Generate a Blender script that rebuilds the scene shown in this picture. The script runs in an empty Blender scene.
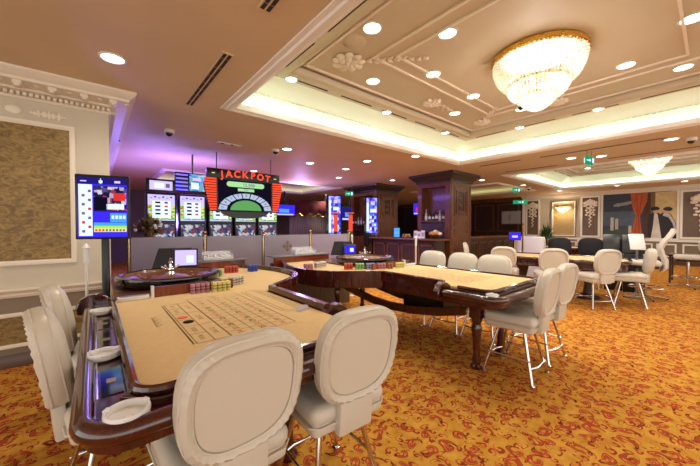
import bpy, bmesh, math, random
from mathutils import Vector, Matrix
random.seed(7)
PI = math.pi
SC = bpy.context.scene
COL = SC.collection

# ------------------------------------------------------------------ materials
def s2l(c):
    return tuple(((v/255.)/12.92 if v/255. <= .04045 else ((v/255.+.055)/1.055)**2.4) for v in c)

def pmat(name, rgb, rough=.5, metal=0., spec=.5, coat=0., emit=0., alpha=1., trans=0., noise=None, bump=None):
    """rgb in sRGB 0-255; noise=(scale, amount) mottles the colour, bump=(scale,strength)"""
    m = bpy.data.materials.new(name); m.use_nodes = True
    nt = m.node_tree; b = nt.nodes['Principled BSDF']
    c = s2l(rgb) + (1,)
    b.inputs['Base Color'].default_value = c
    b.inputs['Roughness'].default_value = rough
    b.inputs['Metallic'].default_value = metal
    b.inputs['Specular IOR Level'].default_value = spec
    b.inputs['Coat Weight'].default_value = coat
    b.inputs['Coat Roughness'].default_value = .06
    b.inputs['Transmission Weight'].default_value = trans
    b.inputs['Alpha'].default_value = alpha
    if emit:
        b.inputs['Emission Color'].default_value = c
        b.inputs['Emission Strength'].default_value = emit
        b.inputs['Base Color'].default_value = tuple(v*.2 for v in c[:3]) + (1,)
    if noise or bump:
        tc = nt.nodes.new('ShaderNodeTexCoord')
        if noise:
            n = nt.nodes.new('ShaderNodeTexNoise'); n.inputs['Scale'].default_value = noise[0]; n.inputs['Detail'].default_value = 5
            nt.links.new(tc.outputs['Object'], n.inputs['Vector'])
            r = nt.nodes.new('ShaderNodeValToRGB')
            k = noise[1]
            r.color_ramp.elements[0].position = .35; r.color_ramp.elements[1].position = .65
            r.color_ramp.elements[0].color = tuple(v*(1-k) for v in c[:3]) + (1,)
            r.color_ramp.elements[1].color = tuple(min(1, v*(1+k)) for v in c[:3]) + (1,)
            nt.links.new(n.outputs['Fac'], r.inputs['Fac']); nt.links.new(r.outputs['Color'], b.inputs['Base Color'])
        if bump:
            n2 = nt.nodes.new('ShaderNodeTexNoise'); n2.inputs['Scale'].default_value = bump[0]; n2.inputs['Detail'].default_value = 3
            nt.links.new(tc.outputs['Object'], n2.inputs['Vector'])
            bp = nt.nodes.new('ShaderNodeBump'); bp.inputs['Strength'].default_value = bump[1]; bp.inputs['Distance'].default_value = .01
            nt.links.new(n2.outputs['Fac'], bp.inputs['Height']); nt.links.new(bp.outputs['Normal'], b.inputs['Normal'])
    return m

def emat(name, rgb, strength):
    m = bpy.data.materials.new(name); m.use_nodes = True
    nt = m.node_tree; nt.nodes.clear()
    e = nt.nodes.new('ShaderNodeEmission'); o = nt.nodes.new('ShaderNodeOutputMaterial')
    e.inputs['Color'].default_value = s2l(rgb) + (1,); e.inputs['Strength'].default_value = strength
    nt.links.new(e.outputs[0], o.inputs[0])
    return m

def wood_mat(name, dark, light, rough, coat, scale=3.):
    m = pmat(name, dark, rough, coat=coat); nt = m.node_tree; b = nt.nodes['Principled BSDF']
    tc = nt.nodes.new('ShaderNodeTexCoord'); mp = nt.nodes.new('ShaderNodeMapping')
    mp.inputs['Scale'].default_value = (scale*4, scale*4, scale*.5)
    n = nt.nodes.new('ShaderNodeTexNoise'); n.inputs['Scale'].default_value = 2.2; n.inputs['Detail'].default_value = 6; n.inputs['Distortion'].default_value = 1.2
    r = nt.nodes.new('ShaderNodeValToRGB')
    r.color_ramp.elements[0].position = .3; r.color_ramp.elements[1].position = .75
    r.color_ramp.elements[0].color = s2l(dark) + (1,); r.color_ramp.elements[1].color = s2l(light) + (1,)
    nt.links.new(tc.outputs['Object'], mp.inputs['Vector']); nt.links.new(mp.outputs[0], n.inputs['Vector'])
    nt.links.new(n.outputs['Fac'], r.inputs['Fac']); nt.links.new(r.outputs['Color'], b.inputs['Base Color'])
    return m

def damask_mat(name, a, bcol):
    m = pmat(name, a, .45, spec=.5); nt = m.node_tree; b = nt.nodes['Principled BSDF']
    tc = nt.nodes.new('ShaderNodeTexCoord'); mp = nt.nodes.new('ShaderNodeMapping'); mp.inputs['Scale'].default_value = (1, 1, 1.7)
    n = nt.nodes.new('ShaderNodeTexNoise'); n.inputs['Scale'].default_value = 9; n.inputs['Detail'].default_value = 6; n.inputs['Distortion'].default_value = 2.2; n.inputs['Roughness'].default_value = .65
    r = nt.nodes.new('ShaderNodeValToRGB')
    r.color_ramp.elements[0].position = .38; r.color_ramp.elements[1].position = .62
    r.color_ramp.elements[0].color = s2l(a) + (1,); r.color_ramp.elements[1].color = s2l(bcol) + (1,)
    nt.links.new(tc.outputs['Object'], mp.inputs['Vector']); nt.links.new(mp.outputs[0], n.inputs['Vector'])
    nt.links.new(n.outputs['Fac'], r.inputs['Fac']); nt.links.new(r.outputs['Color'], b.inputs['Base Color'])
    return m

def carpet_mat():
    """gold carpet with red comma-shaped scrolls: every Voronoi cell carries its own little spiral"""
    m = pmat('carpet', (215, 150, 40), .95, spec=.1); nt = m.node_tree; b = nt.nodes['Principled BSDF']
    N = nt.nodes.new; L = nt.links.new
    tc = N('ShaderNodeTexCoord')
    w = N('ShaderNodeTexNoise'); w.inputs['Scale'].default_value = 6; w.inputs['Detail'].default_value = 1
    L(tc.outputs['Object'], w.inputs['Vector'])
    sub = N('ShaderNodeVectorMath'); sub.operation = 'SUBTRACT'; sub.inputs[1].default_value = (.5, .5, .5); L(w.outputs['Color'], sub.inputs[0])
    sc = N('ShaderNodeVectorMath'); sc.operation = 'SCALE'; sc.inputs['Scale'].default_value = .12; L(sub.outputs[0], sc.inputs[0])
    ad = N('ShaderNodeVectorMath'); ad.operation = 'ADD'; L(tc.outputs['Object'], ad.inputs[0]); L(sc.outputs[0], ad.inputs[1])
    def ramp(src, stops):
        r = N('ShaderNodeValToRGB'); cr = r.color_ramp
        while len(cr.elements) < len(stops): cr.elements.new(.5)
        for e, (p, c) in zip(cr.elements, stops): e.position = p; e.color = c
        L(src, r.inputs['Fac']); return r.outputs['Color']
    def M_(op, a, c, d=None):
        x = N('ShaderNodeMath'); x.operation = op
        for k, q in enumerate((a, c, d)):
            if q is None: continue
            if isinstance(q, (int, float)): x.inputs[k].default_value = q
            else: L(q, x.inputs[k])
        return x.outputs[0]
    K = (0, 0, 0, 1); W = (1, 1, 1, 1)
    def spirals(scale, turns, twist):
        v = N('ShaderNodeTexVoronoi'); v.voronoi_dimensions = '2D'; v.inputs['Scale'].default_value = scale; v.inputs['Randomness'].default_value = .75
        L(ad.outputs[0], v.inputs['Vector'])
        scl = N('ShaderNodeVectorMath'); scl.operation = 'SUBTRACT'
        L(ad.outputs[0], scl.inputs[0]); L(v.outputs['Position'], scl.inputs[1])
        sp = N('ShaderNodeSeparateXYZ'); L(scl.outputs[0], sp.inputs[0])
        an = M_('ARCTAN2', sp.outputs['Y'], sp.outputs['X'])
        cc = N('ShaderNodeSeparateColor'); L(v.outputs['Color'], cc.inputs[0])
        ph = M_('MULTIPLY', cc.outputs[0], 6.283)
        rr = M_('MULTIPLY', v.outputs['Distance'], twist)
        s = M_('SINE', M_('ADD', M_('ADD', M_('MULTIPLY', an, turns), ph), rr), 0)
        fall = M_('MULTIPLY', M_('SUBTRACT', .56, v.outputs['Distance']), 2.2)
        f = M_('MULTIPLY', M_('ADD', s, 1), fall)      # 0..~2
        return f, v.outputs['Distance']
    f1, d1 = spirals(6.4, 1, 13)
    f2, d2 = spirals(10.5, 1, 16)
    f3, d3 = spirals(7.9, 2, 11)
    base_n = N('ShaderNodeTexNoise'); base_n.inputs['Scale'].default_value = 12; base_n.inputs['Detail'].default_value = 3; L(tc.outputs['Object'], base_n.inputs['Vector'])
    base = ramp(base_n.outputs['Fac'], [(.32, s2l((196, 138, 46)) + (1,)), (.68, s2l((220, 166, 70)) + (1,))])
    def mix(f, a, c):
        x = N('ShaderNodeMixRGB'); L(f, x.inputs['Fac']); L(a, x.inputs['Color1'])
        x.inputs['Color2'].default_value = s2l(c) + (1,); return x.outputs['Color']
    c = base
    c = mix(ramp(M_('MULTIPLY', f2, .5), [(.33, K), (.39, W)]), c, (204, 112, 54))
    c = mix(ramp(M_('MULTIPLY', f2, .5), [(.56, K), (.60, W)]), c, (150, 60, 36))
    c = mix(ramp(M_('MULTIPLY', f3, .5), [(.36, K), (.40, W), (.47, W), (.51, K)]), c, (150, 62, 36))
    c = mix(ramp(M_('MULTIPLY', f1, .5), [(.33, K), (.36, W), (.42, W), (.45, K)]), c, (118, 44, 30))
    c = mix(ramp(M_('MULTIPLY', f1, .5), [(.43, K), (.46, W)]), c, (180, 74, 44))
    c = mix(ramp(M_('MULTIPLY', f1, .5), [(.64, K), (.67, W), (.72, W), (.75, K)]), c, (226, 150, 70))
    f = N('ShaderNodeTexNoise'); f.inputs['Scale'].default_value = 260; L(tc.outputs['Object'], f.inputs['Vector'])
    fr = ramp(f.outputs['Fac'], [(.3, (.78, .78, .78, 1)), (.7, (1, 1, 1, 1))])
    mu = N('ShaderNodeMixRGB'); mu.blend_type = 'MULTIPLY'; mu.inputs['Fac'].default_value = 1
    L(c, mu.inputs['Color1']); L(fr, mu.inputs['Color2']); L(mu.outputs[0], b.inputs['Base Color'])
    return m

def frosted_mat():
    m = bpy.data.materials.new('frosted_glass'); m.use_nodes = True; nt = m.node_tree; nt.nodes.clear()
    N = nt.nodes.new; L = nt.links.new
    o = N('ShaderNodeOutputMaterial'); p = N('ShaderNodeBsdfPrincipled'); t = N('ShaderNodeBsdfTranslucent'); tr = N('ShaderNodeBsdfTransparent')
    p.inputs['Base Color'].default_value = s2l((178, 170, 178)) + (1,); p.inputs['Roughness'].default_value = .22
    t.inputs['Color'].default_value = s2l((205, 196, 210)) + (1,)
    m1 = N('ShaderNodeMixShader'); m1.inputs[0].default_value = .4; L(p.outputs[0], m1.inputs[1]); L(t.outputs[0], m1.inputs[2])
    m2 = N('ShaderNodeMixShader'); m2.inputs[0].default_value = .12; L(m1.outputs[0], m2.inputs[1]); L(tr.outputs[0], m2.inputs[2])
    L(m2.outputs[0], o.inputs[0]); return m

def crystal_mat():
    m = bpy.data.materials.new('cut_crystal'); m.use_nodes = True; nt = m.node_tree; nt.nodes.clear()
    N = nt.nodes.new; L = nt.links.new
    o = N('ShaderNodeOutputMaterial'); g = N('ShaderNodeBsdfGlossy'); t = N('ShaderNodeBsdfTranslucent'); d = N('ShaderNodeBsdfTransparent')
    g.inputs['Roughness'].default_value = .15; g.inputs['Color'].default_value = (1, .97, .9, 1)
    t.inputs['Color'].default_value = (1, .96, .88, 1)
    m1 = N('ShaderNodeMixShader'); m1.inputs[0].default_value = .78; L(g.outputs[0], m1.inputs[1]); L(t.outputs[0], m1.inputs[2])
    m2 = N('ShaderNodeMixShader'); m2.inputs[0].default_value = .2; L(m1.outputs[0], m2.inputs[1]); L(d.outputs[0], m2.inputs[2])
    L(m2.outputs[0], o.inputs[0]); return m

M = {}
M['carpet'] = carpet_mat()
M['ceiling'] = pmat('ceiling_paint', (212, 188, 152), .6, noise=(1.2, .04))
M['ceil_in'] = pmat('coffer_paint', (206, 192, 166), .55, noise=(1.2, .03))
M['cove'] = pmat('cove_paint', (240, 243, 226), .6)
M['plaster'] = pmat('white_plaster', (240, 236, 226), .5)
M['plaster_orn'] = pmat('ornament_plaster', (236, 226, 210), .5)
M['wall'] = pmat('cream_wall_paint', (198, 188, 166), .55, noise=(2, .03))
M['wall_trim'] = pmat('cream_trim_paint', (226, 216, 196), .4)
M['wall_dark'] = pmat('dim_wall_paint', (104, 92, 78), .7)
M['wainscot'] = pmat('taupe_wainscot', (128, 112, 92), .55)
M['damask'] = damask_mat('gold_damask', (102, 78, 34), (152, 124, 64))
M['gold_panel'] = damask_mat('pale_gold_paper', (176, 148, 92), (196, 170, 112))
M['brown_panel'] = pmat('brown_panel', (112, 94, 80), .6, noise=(3, .06))
M['base_brown'] = pmat('baseboard_brown', (84, 58, 40), .35)
M['wood'] = wood_mat('mahogany_gloss', (44, 15, 11), (84, 30, 22), .18, .8)
M['wood2'] = wood_mat('walnut_satin', (72, 38, 20), (132, 78, 42), .3, .3)
M['wood3'] = wood_mat('dark_panelling', (38, 26, 20), (66, 46, 34), .4, .2)
M['wood_mid'] = wood_mat('brown_wood', (74, 50, 28), (104, 74, 42), .4, .2)
M['wood_red'] = wood_mat('reddish_wood', (98, 38, 20), (134, 56, 30), .25, .5)
M['felt'] = pmat('beige_felt', (214, 186, 136), .95, spec=.1, noise=(40, .03))
M['print'] = pmat('layout_print', (150, 122, 86), .9, spec=.1)
M['print_red'] = pmat('layout_red', (200, 112, 80), .9, spec=.1)
M['print_ink'] = pmat('layout_ink', (92, 76, 60), .9, spec=.1)
M['print_black'] = pmat('layout_black', (34, 28, 26), .9, spec=.1)
M['vinyl'] = pmat('cream_vinyl', (206, 199, 182), .38, spec=.5, bump=(60, .05))
M['vinyl_white'] = pmat('white_vinyl', (214, 206, 192), .4)
M['black_fabric'] = pmat('black_fabric', (26, 26, 28), .8)
M['chrome'] = pmat('chrome', (214, 210, 204), .14, metal=1.)
M['brass'] = pmat('brass', (190, 164, 116), .25, metal=1.)
M['gold'] = pmat('gilt_metal', (214, 170, 80), .25, metal=1.)
M['black'] = pmat('black_plastic', (14, 14, 15), .35)
M['black_gloss'] = pmat('black_gloss', (10, 9, 10), .12, coat=.5)
M['grey'] = pmat('grey_metal', (120, 116, 112), .4, metal=.3)
M['white'] = pmat('white_ceramic', (236, 238, 236), .2, coat=.3)
M['whitep'] = pmat('white_plastic', (222, 222, 218), .4)
M['cloth_white'] = pmat('white_cloth', (226, 220, 226), .85)
M['frost'] = frosted_mat()
M['crystal'] = crystal_mat()
M['acrylic'] = pmat('clear_acrylic', (232, 232, 238), .08, alpha=.45)
M['slot_dark'] = pmat('vent_dark', (46, 36, 28), .7)
M['burgundy'] = pmat('burgundy_velvet', (92, 26, 24), .85)
M['drape'] = pmat('beige_drape', (142, 126, 106), .85)
M['orange_drape'] = pmat('orange_drape', (188, 78, 38), .8)
M['leaf'] = pmat('leaf_green', (58, 84, 40), .55, noise=(12, .3))
M['leaf2'] = pmat('leaf_grey_green', (124, 120, 84), .6, noise=(12, .3))
M['flower'] = pmat('dry_flower', (128, 78, 50), .8)
M['glass_green'] = pmat('bottle_glass', (30, 42, 26), .1, coat=.5)
M['glass_clear'] = pmat('pale_bottle', (196, 196, 190), .1, coat=.5)
M['bread'] = pmat('orange_petals', (206, 140, 84), .8, noise=(30, .2))
# things that give off light
M['lamp'] = emat('downlight_lens', (255, 244, 224), 9)
M['lamp_dim'] = emat('downlight_lens_soft', (255, 240, 220), 5)
M['led'] = emat('cove_led', (224, 255, 226), 13.5)
M['led2'] = emat('cove_led_back', (236, 232, 150), 2.8)
M['bulb'] = emat('warm_bulb', (255, 246, 230), 5)
E_ = lambda n, c, s: emat('screen_' + n, c, s)
M['sc_blue'] = E_('blue', (56, 40, 220), 1.1)
M['sc_lblue'] = E_('light_blue', (70, 150, 235), 1.1)
M['sc_navy'] = E_('navy', (36, 28, 120), .9)
M['sc_white'] = E_('white', (214, 226, 250), 1.1)
M['sc_lilac'] = E_('lilac', (196, 180, 245), 1.1)
M['sc_grey'] = E_('grey', (110, 108, 136), .8)
M['sc_green'] = E_('green', (150, 214, 60), 1.1)
M['sc_pgreen'] = E_('pale_green', (160, 210, 150), 1.)
M['sc_dimgreen'] = E_('dim_green', (96, 160, 92), .9)
M['sc_dimwhite'] = E_('dim_white', (176, 190, 216), .9)
M['sc_red'] = E_('red', (206, 50, 44), 1.)
M['sc_black'] = E_('black', (24, 20, 40), .6)
M['sc_yellow'] = E_('yellow', (222, 214, 120), 1.)
M['sc_teal'] = E_('teal', (112, 168, 196), 1.)
M['neon_red'] = emat('neon_red', (255, 70, 40), 1.5)
M['neon_stripe'] = emat('neon_stripe', (238, 72, 44), 1.2)
M['neon_blue'] = emat('neon_blue', (96, 84, 255), 2.2)
M['neon_purple'] = emat('neon_purple', (170, 110, 255), 2.0)
M['exit'] = emat('exit_green', (24, 160, 104), .8)
M['chip_pink'] = pmat('chip_pink', (186, 130, 140), .6); M['chip_pink2'] = pmat('chip_pink_edge', (128, 72, 84), .6)
M['chip_yellow'] = pmat('chip_yellow', (222, 206, 120), .6); M['chip_yellow2'] = pmat('chip_yellow_edge', (150, 150, 84), .6)
M['chip_white'] = pmat('chip_white', (206, 196, 180), .6); M['chip_white2'] = pmat('chip_grey_edge', (140, 130, 126), .6)
M['chip_red'] = pmat('chip_red', (196, 84, 60), .6); M['chip_red2'] = pmat('chip_red_edge', (130, 40, 34), .6)
M['chip_blue'] = pmat('chip_blue', (66, 86, 176), .6); M['chip_blue2'] = pmat('chip_blue_edge', (30, 40, 110), .6)
M['chip_green'] = pmat('chip_green', (140, 190, 120), .6); M['chip_green2'] = pmat('chip_green_edge', (90, 140, 84), .6)
M['chip_lilac'] = pmat('chip_lilac', (150, 150, 186), .6); M['chip_lilac2'] = pmat('chip_lilac_edge', (100, 98, 140), .6)
M['chip_brown'] = pmat('chip_brown', (160, 112, 80), .6); M['chip_brown2'] = pmat('chip_brown_edge', (110, 70, 50), .6)
M['orange'] = pmat('orange_marker', (240, 110, 40), .5)

def mixmat(name, cols, scale, strength):
    """lit game artwork: patches of several colours"""
    m = bpy.data.materials.new('screen_'+name); m.use_nodes = True; nt = m.node_tree; nt.nodes.clear()
    N = nt.nodes.new; L = nt.links.new
    e = N('ShaderNodeEmission'); o = N('ShaderNodeOutputMaterial'); tc = N('ShaderNodeTexCoord')
    v = N('ShaderNodeTexVoronoi'); v.inputs['Scale'].default_value = scale; v.distance = 'CHEBYCHEV'
    L(tc.outputs['Object'], v.inputs['Vector']); sp = N('ShaderNodeSeparateColor'); L(v.outputs['Color'], sp.inputs[0])
    rr = N('ShaderNodeValToRGB'); rr.color_ramp.interpolation = 'CONSTANT'
    while len(rr.color_ramp.elements) < len(cols): rr.color_ramp.elements.new(.5)
    for i, el in enumerate(rr.color_ramp.elements): el.position = i/len(cols); el.color = s2l(cols[i])+(1,)
    L(sp.outputs[0], rr.inputs['Fac']); L(rr.outputs['Color'], e.inputs['Color']); e.inputs['Strength'].default_value = strength
    L(e.outputs[0], o.inputs[0]); return m
M['sc_art'] = mixmat('slot_artwork', [(196, 180, 245), (110, 90, 220), (214, 226, 250), (150, 214, 60), (180, 150, 230), (90, 150, 200)], 16, .9)
M['sc_green2'] = mixmat('green_artwork', [(150, 214, 60), (90, 160, 60), (214, 220, 110), (120, 190, 140)], 26, .9)
M['sc_reel'] = mixmat('reel_artwork', [(210, 210, 224), (90, 84, 110), (150, 60, 60), (60, 60, 110), (190, 190, 200), (110, 140, 150)], 22, .75)
M['sc_sea'] = mixmat('sea_artwork', [(112, 168, 196), (70, 130, 200), (170, 200, 220), (60, 90, 170)], 14, .9)
M['sc_photo'] = mixmat('casino_picture', [(60, 50, 90), (160, 60, 70), (214, 210, 230), (90, 80, 130), (36, 28, 70), (190, 170, 200)], 24, .8)
M['sc_violet'] = mixmat('violet_artwork', [(96, 84, 240), (60, 54, 210), (170, 160, 250), (50, 44, 160), (60, 110, 230)], 9, 1.2)

# ------------------------------------------------------------------ mesh builder
class MB:
    def __init__(self):
        self.v = []; self.f = []; self.mi = []; self.sm = []; self.mats = []
    def m(self, mat):
        if mat not in self.mats: self.mats.append(mat)
        return self.mats.index(mat)
    def add(self, vs, fs, mat, smooth=False, mtx=None):
        o = len(self.v); k = self.m(mat)
        for p in vs: self.v.append(tuple(mtx @ Vector(p)) if mtx else tuple(p))
        for f in fs: self.f.append([o+i for i in f]); self.mi.append(k); self.sm.append(smooth)
        return self
    def box(self, x0, x1, y0, y1, z0, z1, mat, mtx=None):
        vs = [(x, y, z) for z in (z0, z1) for y in (y0, y1) for x in (x0, x1)]
        fs = [(0, 2, 3, 1), (4, 5, 7, 6), (0, 1, 5, 4), (2, 6, 7, 3), (0, 4, 6, 2), (1, 3, 7, 5)]
        return self.add(vs, fs, mat, False, mtx)
    def rbox(self, x0, x1, y0, y1, z0, z1, mat, r=.01, seg=2, mtx=None):
        bm = bmesh.new(); bmesh.ops.create_cube(bm, size=1)
        for v in bm.verts:
            v.co = Vector((x0+(v.co.x+.5)*(x1-x0), y0+(v.co.y+.5)*(y1-y0), z0+(v.co.z+.5)*(z1-z0)))
        bmesh.ops.bevel(bm, geom=bm.edges[:], offset=r, segments=seg, profile=.5, affect='EDGES')
        bm.verts.index_update()
        self.add([v.co[:] for v in bm.verts], [[v.index for v in f.verts] for f in bm.faces], mat, True, mtx)
        bm.free(); return self
    def lathe(self, prof, mat, c=(0, 0, 0), seg=24, smooth=True, mtx=None, cap=True):
        vs = []; fs = []; n = len(prof)
        for i in range(seg):
            a = 2*PI*i/seg
            for r, z in prof: vs.append((c[0]+r*math.cos(a), c[1]+r*math.sin(a), c[2]+z))
        for i in range(seg):
            j = (i+1) % seg
            for k in range(n-1): fs.append((i*n+k, j*n+k, j*n+k+1, i*n+k+1))
        if cap and prof[0][0] > 1e-5: fs.append([i*n for i in range(seg)][::-1])
        if cap and prof[-1][0] > 1e-5: fs.append([i*n+n-1 for i in range(seg)])
        return self.add(vs, fs, mat, smooth, mtx)
    def tube(self, pts, r, mat, seg=10, closed=False, mtx=None):
        pts = [Vector(p) for p in pts]; n = len(pts); vs = []; fs = []
        rr = r if isinstance(r, (list, tuple)) else [r]*n
        prev = None
        for i, p in enumerate(pts):
            if closed: t = pts[(i+1) % n]-pts[i-1]
            else: t = pts[min(i+1, n-1)]-pts[max(i-1, 0)]
            t.normalize()
            if prev is None:
                up = Vector((0, 0, 1)) if abs(t.z) < .9 else Vector((1, 0, 0))
                a = t.cross(up).normalized()
            else:
                a = (prev - t*prev.dot(t)).normalized()
            prev = a; b = t.cross(a)
            for k in range(seg):
                an = 2*PI*k/seg; vs.append(p+(a*math.cos(an)+b*math.sin(an))*rr[i])
        m_ = n if closed else n-1
        for i in range(m_):
            j = (i+1) % n
            for k in range(seg): fs.append((i*seg+k, i*seg+(k+1) % seg, j*seg+(k+1) % seg, j*seg+k))
        if not closed:
            fs.append(list(range(seg))[::-1]); fs.append([(n-1)*seg+k for k in range(seg)])
        return self.add(vs, fs, mat, True, mtx)
    def prism(self, poly, z0, z1, mat, mtx=None, top_inset=0):
        n = len(poly)
        vs = [(x, y, z0) for x, y in poly] + [(x, y, z1) for x, y in poly]
        fs = [list(range(n))[::-1], list(range(n, 2*n))] + [(i, (i+1) % n, n+(i+1) % n, n+i) for i in range(n)]
        return self.add(vs, fs, mat, False, mtx)
    def sphere(self, c, r, mat, seg=12, rings=8, sc=(1, 1, 1)):
        prof = [(r*math.sin(PI*k/rings)*1.0, -r*math.cos(PI*k/rings)) for k in range(rings+1)]
        prof[0] = (0, -r); prof[-1] = (0, r)
        return self.lathe(prof, mat, (0, 0, 0), seg, True, Matrix.Translation(c) @ Matrix.Diagonal((*sc, 1)))
    def build(self, name, parent=None, loc=(0, 0, 0), rotz=0, bevel=0, fix=True):
        me = bpy.data.meshes.new(name); me.from_pydata(self.v, [], self.f)
        for mt in self.mats: me.materials.append(mt)
        me.polygons.foreach_set('material_index', self.mi); me.polygons.foreach_set('use_smooth', self.sm)
        if fix:
            bm = bmesh.new(); bm.from_mesh(me)
            bmesh.ops.remove_doubles(bm, verts=bm.verts[:], dist=1e-5)
            bmesh.ops.recalc_face_normals(bm, faces=bm.faces[:]); bm.to_mesh(me); bm.free()
        try: me.set_sharp_from_angle(angle=math.radians(40))
        except Exception: pass
        me.update()
        o = bpy.data.objects.new(name, me); COL.objects.link(o)
        o.location = loc; o.rotation_euler = (0, 0, rotz)
        if parent: o.parent = parent
        if bevel:
            b = o.modifiers.new('bevel', 'BEVEL'); b.width = bevel; b.segments = 2; b.limit_method = 'ANGLE'; b.angle_limit = math.radians(50)
        return o

def tag(o, label, cat, group=None, kind=None):
    o['label'] = label; o['category'] = cat
    if group: o['group'] = group
    if kind: o['kind'] = kind
    return o
def thing(name, label, cat, loc=(0, 0, 0), rotz=0, group=None):
    o = bpy.data.objects.new(name, None); COL.objects.link(o); o.empty_display_size = .1
    o.location = loc; o.rotation_euler = (0, 0, rotz)
    return tag(o, label, cat, group)
def struct(o, label=None):
    o['kind'] = 'structure'
    if label: o['label'] = label
    return o
def dup(root, loc=None, rotz=None, label=None, group=None):
    def cp(o, par):
        c = o.copy(); COL.objects.link(c)
        if par is not None: c.parent = par
        for ch in list(kids.get(o.name, [])): cp(ch, c)
        return c
    kids = {}
    for ob in list(COL.objects):
        if ob.parent: kids.setdefault(ob.parent.name, []).append(ob)
    r = cp(root, None)
    if loc is not None: r.location = loc
    if rotz is not None: r.rotation_euler = (0, 0, rotz)
    if label: r['label'] = label
    if group: r['group'] = group
    return r

_tc = {}
def glyphs(txt, size=1., bold=False):
    """flat text outline as (verts2d, faces), centred on the origin"""
    key = (txt, bold)
    if key not in _tc:
        cu = bpy.data.curves.new('lettering', 'FONT'); cu.body = txt; cu.size = 1; cu.align_x = 'CENTER'; cu.align_y = 'CENTER'; cu.resolution_u = 3
        if bold: cu.offset = .018
        ob = bpy.data.objects.new('lettering', cu); COL.objects.link(ob)
        dg = bpy.context.evaluated_depsgraph_get(); dg.update()
        me = bpy.data.meshes.new_from_object(ob.evaluated_get(dg))
        _tc[key] = ([(v.co.x, v.co.y) for v in me.vertices], [list(p.vertices) for p in me.polygons])
        bpy.data.objects.remove(ob); bpy.data.curves.remove(cu); bpy.data.meshes.remove(me)
    vs, fs = _tc[key]
    return [(x*size, y*size) for x, y in vs], fs
def put_text(mb, txt, size, mat, mtx, bold=False):
    vs, fs = glyphs(txt, size, bold)
    mb.add([(x, y, 0) for x, y in vs], fs, mat, False, mtx)
def Rz(a): return Matrix.Rotation(a, 4, 'Z')
def Tr(x, y, z): return Matrix.Translation((x, y, z))
# maps local (x right, y up) onto a vertical face looking towards -Y at (x,y,z)
def face_mY(x, y, z): return Tr(x, y, z) @ Matrix.Rotation(PI/2, 4, 'X')
def face_mX(x, y, z): return Tr(x, y, z) @ Matrix.Rotation(-PI/2, 4, 'Z') @ Matrix.Rotation(PI/2, 4, 'X')
def flat(mb, x0, x1, y0, y1, mat, mtx, z=0, t=.0):
    mb.add([(x0, y0, z), (x1, y0, z), (x1, y1, z), (x0, y1, z)], [(0, 1, 2, 3)], mat, False, mtx)
def arc(cx, cy, r, a0, a1, n):
    return [(cx+r*math.cos(a0+(a1-a0)*i/n), cy+r*math.sin(a0+(a1-a0)*i/n)) for i in range(n+1)]
# ------------------------------------------------------------------ room shell
Zc = 3.0; ZH = 3.5
mb = MB(); mb.box(-6, 17.2, -5, 16, -.1, 0, M['carpet']); struct(mb.build('floor'))
# coffers: x0,x1,y0,y1,height,slope run,ledge
COF = [(1.37, 6.85, -1.32, 4.04), (9.44, 14.6, -1.32, 4.04), (1.5, 4.1, 9.5, 12.3), (4.8, 7.4, 9.5, 12.3), (10.8, 14.2, 4.95, 8.6)]
xs = sorted(set([-6, 17.2] + [c[0] for c in COF] + [c[1] for c in COF])); ys = sorted(set([-5, 16] + [c[2] for c in COF] + [c[3] for c in COF]))
mb = MB()
for i in range(len(xs)-1):
    for j in range(len(ys)-1):
        cx = (xs[i]+xs[i+1])/2; cy = (ys[j]+ys[j+1])/2
        if any(c[0] < cx < c[1] and c[2] < cy < c[3] for c in COF): continue
        mb.box(xs[i], xs[i+1], ys[j], ys[j+1], Zc, Zc+.06, M['ceiling'])
mb.box(-6, 17.2, -5, 16, 3.9, 3.95, M['ceiling'])
struct(mb.build('ceiling', fix=False))

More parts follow.
